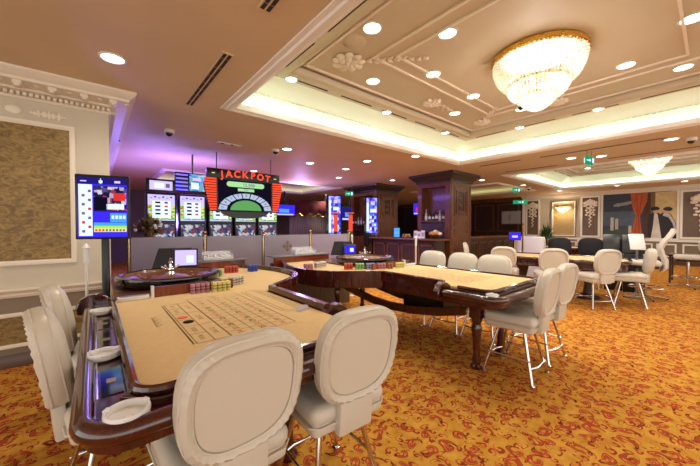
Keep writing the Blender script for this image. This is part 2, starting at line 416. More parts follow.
def ring(mb, c, prof, mat):
    """prof: list of (inset, z) swept round the rectangle c"""
    vs = []; fs = []; n = len(prof)
    for cx, cy, sx, sy in ((c[0], c[2], 1, 1), (c[1], c[2], -1, 1), (c[1], c[3], -1, -1), (c[0], c[3], 1, -1)):
        for d, z in prof: vs.append((cx+sx*d, cy+sy*d, z))
    for i in range(4):
        j = (i+1) % 4
        for k in range(n-1): fs.append((i*n+k, j*n+k, j*n+k+1, i*n+k+1))
    mb.add(vs, fs, mat)
nt_ = 1
for ci, c in enumerate(COF):
    big = ci < 2
    mb = MB()
    # outer moulding, stepped, carrying the light trough
    ring(mb, c, [(-.10, Zc-.001), (-.10, Zc-.018), (-.06, Zc-.022), (-.05, Zc-.04), (0, Zc-.045), (.02, Zc-.03), (.05, Zc-.02), (.07, Zc+.02), (.07, Zc+.05), (.055, Zc+.05), (.055, Zc+.01), (0, Zc+.0)], M['plaster'])
    struct(mb.build('trim_%d' % nt_, fix=False)); nt_ += 1
    mb = MB()
    if big:
        ring(mb, c, [(0, Zc), (0, Zc+.10), (.06, Zc+.20), (.16, Zc+.30), (.30, Zc+.38), (.36, Zc+.40)], M['cove'])
        ring(mb, c, [(.36, Zc+.40), (.52, Zc+.40), (.55, Zc+.39), (.575, Zc+.40), (.60, Zc+.43), (.60, ZH), (.62, ZH)], M['ceil_in'])
        for i_, (a, b2) in enumerate([(0, 0)]):
            pass
        mb.box(c[0]+.6, c[1]-.6, c[2]+.6, c[3]-.6, ZH, ZH+.03, M['ceil_in'])
    else:
        ring(mb, c, [(0, Zc), (0, Zc+.12), (.1, Zc+.2), (.3, Zc+.28)], M['cove'])
        mb.box(c[0]+.3, c[1]-.3, c[2]+.3, c[3]-.3, Zc+.28, Zc+.3, M['ceil_in'])
    o = struct(mb.build('trim_%d' % nt_, fix=False)); nt_ += 1
    if big:
        # dashed air slots along the ledge
        mb = MB(); zz = Zc+.3985
        L = .62; g = .25
        t = c[0]+.6
        while t+L < c[1]-.4:
            for yy in (c[2]+.44, c[3]-.44): mb.box(t, t+L, yy-.012, yy+.012, zz-.004, zz+.002, M['slot_dark'])
            t += L+g
        t = c[2]+.6
        while t+L < c[3]-.4:
            for xx in (c[0]+.44, c[1]-.44): mb.box(xx-.012, xx+.012, t, t+L, zz-.004, zz+.002, M['slot_dark'])
            t += L+g
        p = mb.build('air_slot', parent=o)
        # low relief bead band on the cove
        mb = MB()
        t = c[0]+.3
        while t < c[1]-.3:
            for yy in (c[3]-.09,): mb.rbox(t, t+.05, yy-.014, yy+.014, Zc+.215, Zc+.245, M['cove'], .006, 1)
            t += .075
        t = c[2]+.3
        while t < c[3]-.3:
            for xx in (c[1]-.09, c[0]+.09): mb.rbox(xx-.014, xx+.014, t, t+.05, Zc+.215, Zc+.245, M['cove'], .006, 1)
            t += .075
        mb.build('bead_band', parent=o, fix=False)
    # LED strip lying in the trough behind the moulding
    mb = MB()
    k = 'led' if big else 'led2'
    zz = Zc+.02
    ring(mb, c, [(.012, zz), (.045, zz)], M[k])
    mb.build('light_strip', parent=o, fix=False)

# raised line mouldings, rosette corners on the two big coffers
def line_mould(mb, x0, x1, y0, y1, z, w=.025, t=.02, mat=None):
    mat = mat or M['plaster_orn']
    mb.box(x0, x1, y0, y0+w, z-t, z, mat); mb.box(x0, x1, y1-w, y1, z-t, z, mat)
    mb.box(x0, x0+w, y0+w, y1-w, z-t, z, mat); mb.box(x1-w, x1, y0+w, y1-w, z-t, z, mat)
def rosette(mb, x, y, z, s, ang):
    T = Tr(x, y, z) @ Rz(ang)
    for ring_, n, r, pr in ((0, 9, .15, .055), (1, 7, .09, .045), (2, 5, .04, .035)):
        for i in range(n):
            a = 2*PI*i/n+ring_*.4
            m2 = T @ Rz(a) @ Tr(r*s, 0, -.02-.015*ring_) @ Matrix.Diagonal((pr*s*1.2, pr*s, .03, 1))
            mb.lathe([(0, -1), (.6, -.8), (1, 0), (.6, .8), (0, 1)], M['plaster_orn'], seg=8, mtx=m2)
    mb.lathe([(0, -.06), (.035*s, -.04), (.04*s, 0)], M['plaster_orn'], seg=8, mtx=T)
    # scroll spray trailing away from the flower
    for side in (-1, 1):
        for i in range(9):
            u = .26+i*.085
            m2 = T @ Tr(u*s, side*(.05 if i % 2 else -.02)*(1-i/10), -.012) @ Rz(side*.7*(1 if i % 2 else -1)) @ Matrix.Diagonal((.05*s, .02*s, .014, 1))
            mb.lathe([(0, -1), (.7, -.7), (1, 0), (.7, .7), (0, 1)], M['plaster_orn'], seg=6, mtx=m2)
for ci in (0, 1):
    c = COF[ci]
    mb = MB()
    line_mould(mb, c[0]+1.22, c[1]-1.22, c[2]+1.35, c[3]-1.35, ZH)
    line_mould(mb, c[0]+1.42, c[1]-1.42, c[2]+1.55, c[3]-1.55, ZH)
    line_mould(mb, c[0]+.68, c[1]-.68, c[2]+.68, c[3]-.68, ZH, .03, .025)
    struct(mb.build('trim_%d' % nt_, fix=False)); nt_ += 1
    for (x, y, a) in ((c[0]+1.06, c[3]-1.1, -PI/4), (c[1]-1.06, c[3]-1.1, -3*PI/4), (c[1]-1.06, c[2]+3.0, PI), (c[0]+2.9, c[3]-1.02, 0)):
        mb = MB(); s = 1.0 if (x < c[0]+1.2) else .75
        rosette(mb, x, y, ZH, s, a)
        struct(mb.build('trim_%d' % nt_, fix=False)); nt_ += 1

# ---- left wall (faces -y), plane y = 4.65, its end at x = .15
YL = 4.65; XE = .15
mb = MB(); mb.box(-6, XE, YL, YL+.2, 0, Zc, M['wall']); mb.box(XE-.2, XE, YL+.2, 16, 0, Zc, M['wall_dark'])
wl = struct(mb.build('wall_left'))
mb = MB(); mb.box(-6, XE-.001, YL-.006, YL, .14, .735, M['wainscot']); mb.build('wainscot_panel', parent=wl)
def frame(mb, x0, x1, z0, z1, y, w=.05, t=.03, mat=None):
    mat = mat or M['wall_trim']
    for k, (ww, tt) in enumerate(((w, t*.55), (w*.55, t), )):
        o = w*.2*k
        mb.box(x0+o, x1-o, y-tt, y, z1-ww-o, z1-o, mat); mb.box(x0+o, x1-o, y-tt, y, z0+o, z0+ww+o, mat)
        mb.box(x0+o, x0+ww+o, y-tt, y, z0+ww+o, z1-ww-o, mat); mb.box(x1-ww-o, x1-o, y-tt, y, z0+ww+o, z1-ww-o, mat)
mb = MB(); mb.box(-2.95, -.2, YL-.01, YL, 1.1, 2.52, M['damask']); mb.build('damask_panel', parent=wl)
mb = MB(); frame(mb, -3.0, -.15, 1.05, 2.57, YL); mb.build('panel_frame', parent=wl, fix=False)
for x0, x1 in ((-3.0, -.5), (-.44, .06)):
    mb = MB(); mb.box(x0+.04, x1-.04, YL-.012, YL-.006, .24, .52, M['damask']); mb.build('damask_panel', parent=wl)
    mb = MB(); frame(mb, x0, x1, .2, .56, YL-.006, .04, .022); mb.build('panel_frame', parent=wl, fix=False)
def sweep_x(mb, x0, x1, prof, mat, y=YL, cap=True):
    """prof (out, z) along x, projecting towards -y"""
    n = len(prof)
    vs = [(x0, y-d, z) for d, z in prof] + [(x1, y-d, z) for d, z in prof]
    fs = [(k, k+1, n+k+1, n+k) for k in range(n-1)] + [list(range(n))[::-1], list(range(n, 2*n))]
    mb.add(vs, fs, mat)
mb = MB(); sweep_x(mb, -6, XE+.02, [(0, .72), (.02, .72), (.03, .745), (.022, .76), (.04, .78), (.055, .795), (.055, .81), (0, .81)], M['wall_trim'])
struct(mb.build('trim_%d' % nt_)); nt_ += 1
mb = MB(); sweep_x(mb, -6, XE+.015, [(0, 0), (.03, 0), (.03, .1), (.02, .12), (.015, .14), (0, .14)], M['base_brown'])
struct(mb.build('baseboard_left'))
# crown: stepped cornice with dentils and brackets, returning round the wall end
mb = MB()
cp = [(0, 2.78), (.02, 2.78), (.035, 2.80), (.03, 2.825), (.10, 2.85), (.10, 2.87), (.24, 2.90), (.25, 2.925), (.30, 2.95), (.33, 2.98), (.33, 3.0), (0, 3.0)]
n = len(cp)
vs = [(-6, YL-d, z) for d, z in cp] + [(XE+d*.75, YL-d, z) for d, z in cp] + [(XE+d*.75, 16, z) for d, z in cp]
fs = [(k, k+1, n+k+1, n+k) for k in range(n-1)] + [(n+k, n+k+1, 2*n+k+1, 2*n+k) for k in range(n-1)]
mb.add(vs, fs, M['wall_trim'])
cr = struct(mb.build('trim_%d' % nt_)); nt_ += 1
mb = MB(); x = -3.2
while x < XE+.02:
    mb.rbox(x, x+.028, YL-.085, YL-.03, 2.80, 2.835, M['wall_trim'], .005, 1); x += .045
y = YL+.02
while y < 7:
    mb.box(XE+.02, XE+.065, y, y+.028, 2.80, 2.835, M['wall_trim']); y += .05
mb.build('dentil_band', parent=cr, fix=False)
mb = MB(); x = -3.1
while x < XE+.05:
    mb.rbox(x, x+.07, YL-.235, YL-.09, 2.855, 2.90, M['wall_trim'], .012, 2)
    mb.rbox(x+.015, x+.055, YL-.24, YL-.2, 2.835, 2.87, M['wall_trim'], .01, 2)
    mb.sphere((x+.16, YL-.17, 2.89), .03, M['wall_trim'], 8, 6, (1, 1, .5)); x += .25
mb.build('bracket_row', parent=cr, fix=False)
# plaster relief above the panel
mb = MB()
for cx in (-.62, -2.1):
    mb.sphere((cx, YL-.005, 2.66), .055, M['wall_trim'], 16, 8, (1.15, .3, .85))
for cx, sg in ((-.36, 1), (-.86, -1)):
    for i in range(-4, 5):
        w_ = .035 if i % 2 else .022
        mb.sphere((cx+i*.033, YL-.004, 2.655), w_*.7, M['wall_trim'], 8, 6, (1, .4, 1.4 if i in (-1, 1) else .8))
    for i in (-2, 0, 2): mb.sphere((cx+i*.04, YL-.004, 2.655), .02, M['wall_trim'], 8, 6, (.6, .4, 2.2))
mb.build('plaster_relief', parent=wl, fix=False)

# ---- back wall and left-back area
mb = MB(); mb.box(-.05, 17.2, 15.6, 15.8, 0, Zc, M['wall_dark']); struct(mb.build('wall_back'))
# ---- far wall x = 17 (faces -x)
XF = 17.0
mb = MB(); mb.box(XF, XF+.2, -5, 6.35, 0, Zc, M['wall']); mb.box(XF, XF+.2, 6.35, 15.6, 0, Zc, M['wood3'])
wf = struct(mb.build('wall_right'))
def frame_x(mb, y0, y1, z0, z1, x, w, t, mat):
    mb.box(x-t, x, y0, y1, z1-w, z1, mat); mb.box(x-t, x, y0, y1, z0, z0+w, mat)
    mb.box(x-t, x, y0, y0+w, z0+w, z1-w, mat); mb.box(x-t, x, y1-w, y1, z0+w, z1-w, mat)
def ornament(mb, y, x, ztop, s):
    """white plaster trophy: shell, bow and hanging drops"""
    P = M['plaster_orn']
    for i in range(-3, 4): mb.sphere((x-.03, y+i*.085*s, ztop-.16*s-abs(i)*.03*s), .1*s, P, 10, 6, (.35, .7, 1.5-abs(i)*.2))
    mb.sphere((x-.03, y, ztop-.33*s), .12*s, P, 10, 6, (.4, 2.2, .5))
    for sg in (-1, 1): 
        mb.sphere((x-.03, y+sg*.22*s, ztop-.4*s), .09*s, P, 10, 6, (.4, 1.3, .7))
        for k in range(4): mb.sphere((x-.03, y+sg*(.12+.05*(k % 2))*s, ztop-(.52+k*.13)*s), .06*s, P, 8, 6, (.4, 1.2, .9))
    for k in range(12): mb.sphere((x-.03, y+(.03 if k % 2 else -.03)*s, ztop-(.45+k*.1)*s), (.075-.003*k)*s, P, 8, 6, (.4, .9, 1.))
# upper panels
def panel(y0, y1, mat, name, z0=1.0, z1=2.83, w=.07):
    mb = MB(); mb.box(XF-.012, XF, y0+w, y1-w, z0+w, z1-w, M[mat]); mb.build(name, parent=wf)
    mb = MB(); frame_x(mb, y0, y1, z0, z1, XF, w, .04, M['plaster']); mb.build('panel_frame', parent=wf, fix=False)
for (y0, y1) in ((5.62, 6.26), (3.26, 3.96), (-.2, .88)):
    panel(y0, y1, 'brown_panel', 'brown_panel')
    mb = MB(); ornament(mb, (y0+y1)/2, XF-.01, 2.72, .8 if y1-y0 < 1 else .9); mb.build('plaster_ornament', parent=wf, fix=False)
panel(4.12, 5.12, 'gold_panel', 'gold_panel', 1.0, 2.68, .08)
mb = MB(); frame_x(mb, 4.12, 5.12, 1.0, 2.68, XF, .03, .055, M['gold']); mb.build('gilt_bead', parent=wf, fix=False)
for (y0, y1) in ((4.1, 5.3), (1.6, 3.2), (.95, 1.5), (-1.2, .8)):
    mb = MB(); frame_x(mb, y0, y1, .3, .8, XF, .05, .03, M['plaster']); mb.build('panel_frame', parent=wf, fix=False)
mb = MB(); mb.box(XF-.008, XF, -5, 6.3, .2, .88, M['wainscot']); mb.build('wainscot_panel', parent=wf)
mb = MB(); mb.box(XF-.05, XF, -5, 6.35, .88, .96, M['plaster']); mb.box(XF-.3, XF, -5, 6.4, 2.93, 3.0, M['wall_trim']); mb.box(XF-.2, XF, -5, 6.4, 2.89, 2.93, M['wall_trim']); mb.box(XF-.1, XF, -5, 6.4, 2.85, 2.89, M['wall_trim'])
mb.box(XF-.05, XF, 6.3, 6.42, 0, 2.85, M['plaster'])
struct(mb.build('trim_%d' % nt_)); nt_ += 1
mb = MB(); mb.box(XF-.04, XF, -5, 6.35, 0, .2, M['base_brown']); struct(mb.build('baseboard_right'))
# wooden wall panelling mouldings
mb = MB()
for k in range(6):
    y0 = 6.6+k*1.3; frame_x(mb, y0, y0+1.1, 1.2, 2.7, XF, .06, .03, M['wood2']); frame_x(mb, y0, y0+1.1, .2, 1.0, XF, .06, .03, M['wood2'])
mb.box(XF-.12, XF, 6.42, 15.6, 2.8, 3.0, M['wood2'])
mb.build('wood_moulding', parent=wf, fix=False)

# mural between the brown panels: night city, orange drape, dancing pair
mu = thing('mural', 'large painted mural of orange curtain, night city and embracing couple', 'painting', (XF-.02, 1.1, 1.0))
def mrect(mb, y0, y1, z0, z1, mat, t): mb.box(-t, 0, y0, y1, z0, z1, mat)
pm = lambda n, c: pmat('mural_'+n, c, .6, noise=(6, .12))
mc = dict(night=pm('night', (58, 66, 84)), blue=pm('blue', (78, 92, 112)), cloud=pm('cloud', (150, 150, 152)), green=pm('green', (62, 78, 66)), pale=pm('pale', (186, 178, 158)), ochre=pm('ochre', (120, 92, 54)), brown=pm('brown', (72, 46, 34)), sky=pm('sky', (210, 186, 132)), dark=pm('dark', (34, 34, 42)), skin=pm('skin', (206, 168, 140)), dress=pm('dress', (216, 206, 196)), orange=pm('orange', (188, 92, 52)), orange_d=pm('orange_shade', (150, 66, 38)), lilac=pm('sleeve', (188, 182, 192)))
mb = MB()
mrect(mb, .0, 2.08, 0, 1.86, mc['night'], .012)
mrect(mb, 1.02, 2.04, .5, 1.1, mc['blue'], .014); mrect(mb, 1.02, 2.04, .02, .35, mc['green'], .014)
mrect(mb, .58, .8, 0, 1.82, mc['brown'], .014); mrect(mb, .45, .58, 0, 1.82, mc['ochre'], .014); mrect(mb, -.14, .45, 0, 1.82, mc['sky'], .014)
for y, z, s in ((1.2, 1.45, .09), (1.3, 1.42, .1), (1.42, 1.4, .1), (1.55, 1.38, .11), (1.65, 1.36, .08)): mb.sphere((-.012, y, z), s, mc['cloud'], 10, 6, (.05, 1, .7))
for y, z0, z1 in ((1.75, .3, .85), (1.6, .35, .8), (1.18, .2, .5)): mrect(mb, y-.05, y+.05, z0, z1, mc['pale'], .016)
mb.build('painted_backdrop', parent=mu, fix=False)
mb = MB()
cpts = [(a+.16, b) for a, b in [(1.02, 1.84), (.5, 1.84), (.52, 1.5), (.64, 1.1), (.72, .9), (.7, .4), (.62, 0), (1.02, 0), (.92, .5), (.86, .9), (.96, 1.3)]]
mb.add([(-.02, y, z) for y, z in cpts]+[(-.012, y, z) for y, z in cpts], [list(range(11)), list(range(11, 22))[::-1]]+[(i, (i+1) % 11, 11+(i+1) % 11, 11+i) for i in range(11)], mc['orange'])
for k in range(5):
    y = .74+k*.09; mb.tube([(-.02, y, 1.82), (-.02, .84+k*.04, 1.2), (-.02, .91+k*.02, .9), (-.02, .85+k*.055, .4), (-.02, .82+k*.07, .02)], .012, mc['orange_d'] if k % 2 else mc['orange'], 6)
mb.build('painted_curtain', parent=mu, fix=False)
mb = MB()
def blob(pts, mat, t):
    n = len(pts)
    mb.add([(-t, y, z) for y, z in pts]+[(-.01, y, z) for y, z in pts], [list(range(n)), list(range(n, 2*n))[::-1]]+[(i, (i+1) % n, n+(i+1) % n, n+i) for i in range(n)], mat)
blob([(.62, .95), (.42, 1.08), (.3, .95), (.2, 1.05), (.02, .95), (-.12, .6), (-.14, .0), (.62, .0), (.66, .5)], mc['dark'], .022)
blob([(.47, 1.0), (.38, .95), (.32, .5), (.26, .0), (.56, .0), (.5, .5)], mc['dress'], .025)
blob([(.2, 1.02), (.04, .94), (-.1, .62), (-.14, .3), (-.09, .3), (-.03, .6), (.08, .82), (.24, .9)], mc['lilac'], .026)
for y, z, h in ((.42, 1.1, 0), (.14, 1.07, 1)):
    mb.sphere((-.024, y, z), .11, mc['skin'], 14, 8, (.1, .85, 1.15)); mb.sphere((-.026, y-(.04 if h else -.03), z+.07), .115, mc['dark'], 14, 8, (.12, 1.15, .75))
mb.build('painted_couple', parent=mu, fix=False)
mb = MB(); frame_x(mb, -.2, 2.12, -.05, 1.9, 0, .06, .04, M['plaster']); mb.build('mural_frame', parent=mu, fix=False)
# ------------------------------------------------------------------ camera, exposure
TH = math.radians(50.1); PITCH = math.atan(6/306.)
cam = bpy.data.cameras.new('camera'); co = bpy.data.objects.new('camera', cam); COL.objects.link(co)
cam.sensor_width = 36; cam.lens = 306/700*36; cam.clip_start = .02
co.location = (0, 0, 1.45)
co.rotation_euler = (PI/2-PITCH, 0, TH-PI/2)
SC.camera = co
SC.view_settings.view_transform = 'Standard'; SC.view_settings.look = 'None'; SC.view_settings.gamma = 1; SC.view_settings.exposure = .34
w = bpy.data.worlds.new('world'); SC.world = w; w.use_nodes = True
w.node_tree.nodes['Background'].inputs[0].default_value = (1, .97, .93, 1); w.node_tree.nodes['Background'].inputs[1].default_value = 1.75

def light(kind, loc, power, color, size=.1, rot=(0, 0, 0), sy=None, spread=None, spot=None, blend=.5):
    l = bpy.data.lights.new('room_light', kind); l.energy = power; l.color = color
    if kind == 'AREA':
        l.size = size
        if sy: l.shape = 'RECTANGLE'; l.size_y = sy
        else: l.shape = 'DISK'
        if spread: l.spread = spread
    elif kind == 'SPOT': l.shadow_soft_size = size; l.spot_size = spot or 2.2; l.spot_blend = blend
    else: l.shadow_soft_size = size
    o = bpy.data.objects.new('room_light', l); COL.objects.link(o); o.location = loc; o.rotation_euler = rot
    return o
WARM = (1, .92, .83)

# ------------------------------------------------------------------ roulette tables
HT = .865
def roulette_table(s, label):
    X = (lambda x: x) if s > 0 else (lambda x: 3.92-x)
    P2 = lambda pts: [(X(x), y) for x, y in pts]
    def bx(mb, x0, x1, y0, y1, z0, z1, mat, r=0):
        a, b = sorted((X(x0), X(x1)))
        if r: mb.rbox(a, b, y0, y1, z0, z1, mat, r)
        else: mb.box(a, b, y0, y1, z0, z1, mat)
    t = thing('roulette_table', label, 'roulette table', (X(.7), 2.4, 0))
    O = (-X(.7), -2.4, 0)
    def B(mb, name, parent=t, bevel=0, fix=True):
        o = mb.build(name, parent, bevel=bevel, fix=fix)
        if parent is t: o.location = O
        return o
    bulge = [(1.2, 2.62)] + [(1.30, 2.72), (1.5, 2.86), (1.66, 3.0), (1.76, 3.16), (1.82, 3.35), (1.83, 3.6), (1.80, 3.85), (1.72, 4.1), (1.6, 4.36), (1.5, 4.5)]
    felt = [(.12, 4.5), (.12, 1.37)] + arc(.2, 1.37, .08, PI, 1.5*PI, 5) + [(1.12, 1.29)] + arc(1.12, 1.37, .08, -PI/2, 0, 5) + bulge
    mb = MB(); mb.prism(P2(felt), HT-.02, HT, M['felt']); B(mb, 'felt_top', fix=True)
    # carcass under the felt
    def off(poly, d):
        n = len(poly); out = []
        for i in range(n):
            a = Vector(poly[i-1]); b = Vector(poly[i]); c = Vector(poly[(i+1) % n])
            e1 = (b-a).normalized(); e2 = (c-b).normalized(); nn = Vector((e1.y+e2.y, -e1.x-e2.x))
            if nn.length < 1e-6: nn = Vector((e1.y, -e1.x))
            nn.normalize(); k = 1/max(.5, nn.dot(Vector((e1.y, -e1.x)))); out.append((b.x+nn.x*d*k, b.y+nn.y*d*k))
        return out
    mb = MB(); mb.prism(P2(off(felt, .03)), .70, HT-.021, M['wood']); B(mb, 'apron', bevel=.006)
    # glossy bead round the played ends of the felt
    mb = MB()
    path = [(.105, 3.0), (.105, 1.37)] + arc(.2, 1.37, .095, PI, 1.5*PI, 6) + [(1.12, 1.275)] + arc(1.12, 1.37, .095, -PI/2, 0, 6) + [(1.215, 1.6)]
    mb.tube([(X(x), y, HT+.002) for x, y in path], .018, M['wood'], 8); B(mb, 'felt_bead')
    # raised rail along the croupier's side and round the bulge
    mb = MB(); rail = [(1.215, 1.74)] + [(x+.015, y-.01) for x, y in bulge]
    for i in range(len(rail)-1):
        (xa, ya), (xb, yb) = rail[i], rail[i+1]
        d = Vector((xb-xa, yb-ya)); n_ = Vector((d.y, -d.x)).normalized()*.05
        if s < 0: pass
        q = [(xa, ya), (xb, yb), (xb+n_.x, yb+n_.y), (xa+n_.x, ya+n_.y)]
        mb.prism(P2(q), .72 if i else .80, HT+.05, M['wood'])
    B(mb, 'croupier_rail', bevel=.006)
    # outer armrest tray wrapping the players' sides
    out = [(-.035, 3.16), (-.035, 1.28)] + arc(.09, 1.28, .125, PI, 1.5*PI, 8)[1:] + [(1.22, 1.155)] + arc(1.22, 1.28, .125, -PI/2, 0, 8)[1:] + [(1.35, 1.66)]
    inn = [(1.23, 1.66), (1.22, 1.37)] + arc(1.12, 1.37, .1, 0, -PI/2, 5) + [(.2, 1.27)] + arc(.2, 1.37, .1, 1.5*PI, PI, 5) + [(.10, 3.16)]
    mb = MB(); mb.prism(P2(out+inn), .755, .83, M['wood']); B(mb, 'armrest_tray', bevel=.005)
    mb = MB(); mb.tube([(X(x), y, .822) for x, y in out], .034, M['wood'], 12); B(mb, 'armrest_roll')
    mb = MB(); mb.tube([(X(x), y, .834) for x, y in [(.0, 3.12), (.0, 1.4)]], .005, M['chrome'], 8); B(mb, 'inlay_strip')
    # recessed name plates in the tray
    for y in (1.55, 2.14, 2.5):
        mb = MB(); bx(mb, .012, .08, y-.13, y+.13, .83, .834, M['black_gloss']); 
        bx(mb, .03, .06, y-.02, y+.02, .834, .836, M['brass']); B(mb, 'tray_inlay')
    # carved end blocks
    for bx_, by in ((0.0, 3.2), (1.3, 1.72)):
        mb = MB(); y0 = by-.035
        poly = [(-.11, 0), (.11, 0), (.115, .07), (.07, .13), (.02, .155), (-.03, .15), (-.09, .12), (-.12, .06)]
        mtx = Tr(X(bx_), y0+.07, .76) @ Matrix.Rotation(PI/2, 4, 'X')
        mb.prism([(x*s, z) for x, z in poly], 0, .07, M['wood'], mtx); B(mb, 'end_block', bevel=.01)
    # wheel deck, back board, shelf
    bs = 1.0 if s > 0 else .66
    mb = MB(); bx(mb, .12, 1.05, 3.05, 4.44, HT, HT+.02, M['wood2']); B(mb, 'wheel_deck', bevel=.004)
    mb = MB(); bx(mb, .375, 1.02, 2.985, 3.005, HT, HT+.085, M['wood_red']); bx(mb, .355, .375, 2.97, 3.02, HT, HT+.095, M['whitep']); B(mb, 'guard_board')
    mb = MB(); bx(mb, bs, 1.72, 4.50, 4.54, .74, .96, M['wood_red']); B(mb, 'back_board')
    mb = MB(); bx(mb, bs, 1.76, 4.48, 4.72, .96, .98, M['grey'], .004); bs = bs; B(mb, 'back_shelf')
    mb = MB(); bx(mb, .14, 1.72, 4.62, 4.68, 0, .86, M['wood_mid']); bx(mb, .14, 1.72, 4.53, 4.62, 0, .69, M['wood_mid']); B(mb, 'pedestal', bevel=.006)
    # legs and stretcher
    for lx in (.38, .92):
        for ly in (1.71 if s > 0 else 1.56, 3.9):
            mb = MB()
            mb.lathe([(.055, 0), (.06, .03), (.04, .05), (.045, .09), (.033, .14), (.04, .3), (.055, .42), (.04, .46), (.055, .5), (.055, .52)], M['wood'], (X(lx), ly, 0), 14)
            bx(mb, lx-.055, lx+.055, ly-.055, ly+.055, .52, .70, M['wood']); B(mb, 'leg')
    for lx in (.38, .92):
        mb = MB()
        up = [(1.68, .62), (2.0, .54), (2.4, .48), (2.76, .46), (3.1, .48), (3.5, .54), (3.84, .62)]
        for i in range(len(up)-1):
            (ya, za), (yb, zb) = up[i], up[i+1]
            xa, xb = sorted((X(lx-.02), X(lx+.02)))
            mb.add([(xa, ya, za-.1), (xb, ya, za-.1), (xb, yb, zb-.1), (xa, yb, zb-.1), (xa, ya, za), (xb, ya, za), (xb, yb, zb), (xa, yb, zb)], [(0, 1, 2, 3), (4, 5, 6, 7), (0, 1, 5, 4), (1, 2, 6, 5), (2, 3, 7, 6), (3, 0, 4, 7)], M['wood'])
        B(mb, 'arched_stretcher')
    mb = MB(); bx(mb, .48, .84, 2.0, 2.6, .44, .70, M['black']); B(mb, 'drop_box', bevel=.006)
    # printed betting layout: long axis along y
    mb = MB(); z = HT+.0012
    def ln(x0, y0, x1, y1, w_=.005, mat='print'):
        d = Vector((x1-x0, y1-y0)).normalized()*w_/2; n_ = Vector((-d.y, d.x))
        q = [(x0-n_.x, y0-n_.y), (x1-n_.x, y1-n_.y), (x1+n_.x, y1+n_.y), (x0+n_.x, y0+n_.y)]
        mb.add([(X(a), b, z) for a, b in q], [(0, 1, 2, 3)], M[mat])
    def tx(x, y, s_, txt, mat, rot=0):
        put_text(mb, txt, s_, M[mat], Tr(X(x), y, z) @ Rz(rot))
    Y0, Y1 = 1.66, 2.62
    x0, x1, x2, x3 = .39, .475, .56, .95
    for x, w_ in ((x0-.015, .006), (x0, .005), (x1, .005), (x2, .009), (x2+.13, .004), (x2+.26, .004), (x3, .006)): ln(x, Y0, x, Y1, w_)
    for k in range(13):
        y = Y0+(Y1-Y0)*k/12; ln(x2, y, x3, y, .004)
    for k in range(7): y = Y0+(Y1-Y0)*k/6; ln(x0, y, x1, y, .005)
    for k in range(4): y = Y0+(Y1-Y0)*k/3; ln(x1, y, x2, y, .005)
    ln(x0-.015, Y0, x0-.015, Y1, .005)
    reds = {1, 3, 5, 7, 9, 12, 14, 16, 18, 19, 21, 23, 25, 27, 30, 32, 34, 36}
    for n_ in range(1, 37):
        r_ = (n_-1)//3; c_ = (n_-1) % 3
        tx(x2+.065+.13*c_, Y1-(r_+.5)*(Y1-Y0)/12, .05, str(n_), 'print_red' if n_ in reds else 'print_ink', PI/2*s)
    for k in range(3): tx((x1+x2)/2, Y1-(k+.5)*(Y1-Y0)/3, .04, ('1st 12', '2nd 12', '3rd 12')[k], 'print', PI/2)
    for k in range(6):
        if k in (2, 3): continue
        tx((x0+x1)/2, Y1-(k+.5)*(Y1-Y0)/6, .036, ('1-18', 'EVEN', '', '', 'ODD', '19-36')[k], 'print', PI/2)
    # zero box
    ln(x2, Y1+.1, x3, Y1+.1, .005); ln(x2, Y1, x2, Y1+.1, .005); ln(x3, Y1, x3, Y1+.1, .005); tx((x2+x3)/2, Y1+.05, .06, '0', 'print', PI/2)
    # racetrack for neighbour bets
    for rr, hl in ((.075, .36), (.045, .36)):
        cx, cy = 1.07, 2.32
        pth = [(cx+rr*math.cos(a), cy+hl+rr*math.sin(a)) for a in [PI*i/10 for i in range(11)]]+[(cx+rr*math.cos(a), cy-hl+rr*math.sin(a)) for a in [PI+PI*i/10 for i in range(11)]]
        for i in range(len(pth)): ln(*pth[i-1], *pth[i], .004)
    for k in range(15):
        y = 1.96+k*.05; ln(1.025, y, .995, y, .003); ln(1.115, y, 1.145, y, .003)
    # small ornamental flourish at the players' side
    for k in range(-5, 6): ln(.27+.006*(k % 2), 2.2+k*.022, .285+.012*(k % 3), 2.205+k*.022, .006)
    ln(.275, 2.07, .275, 2.33, .003)
    B(mb, 'betting_layout', fix=False)
    return t
roulette_table(1, 'near roulette table with numbered beige felt, ashtrays on its glossy mahogany rail')
roulette_table(-1, 'second roulette table, right of the near one, seen from its curved dark wood side')

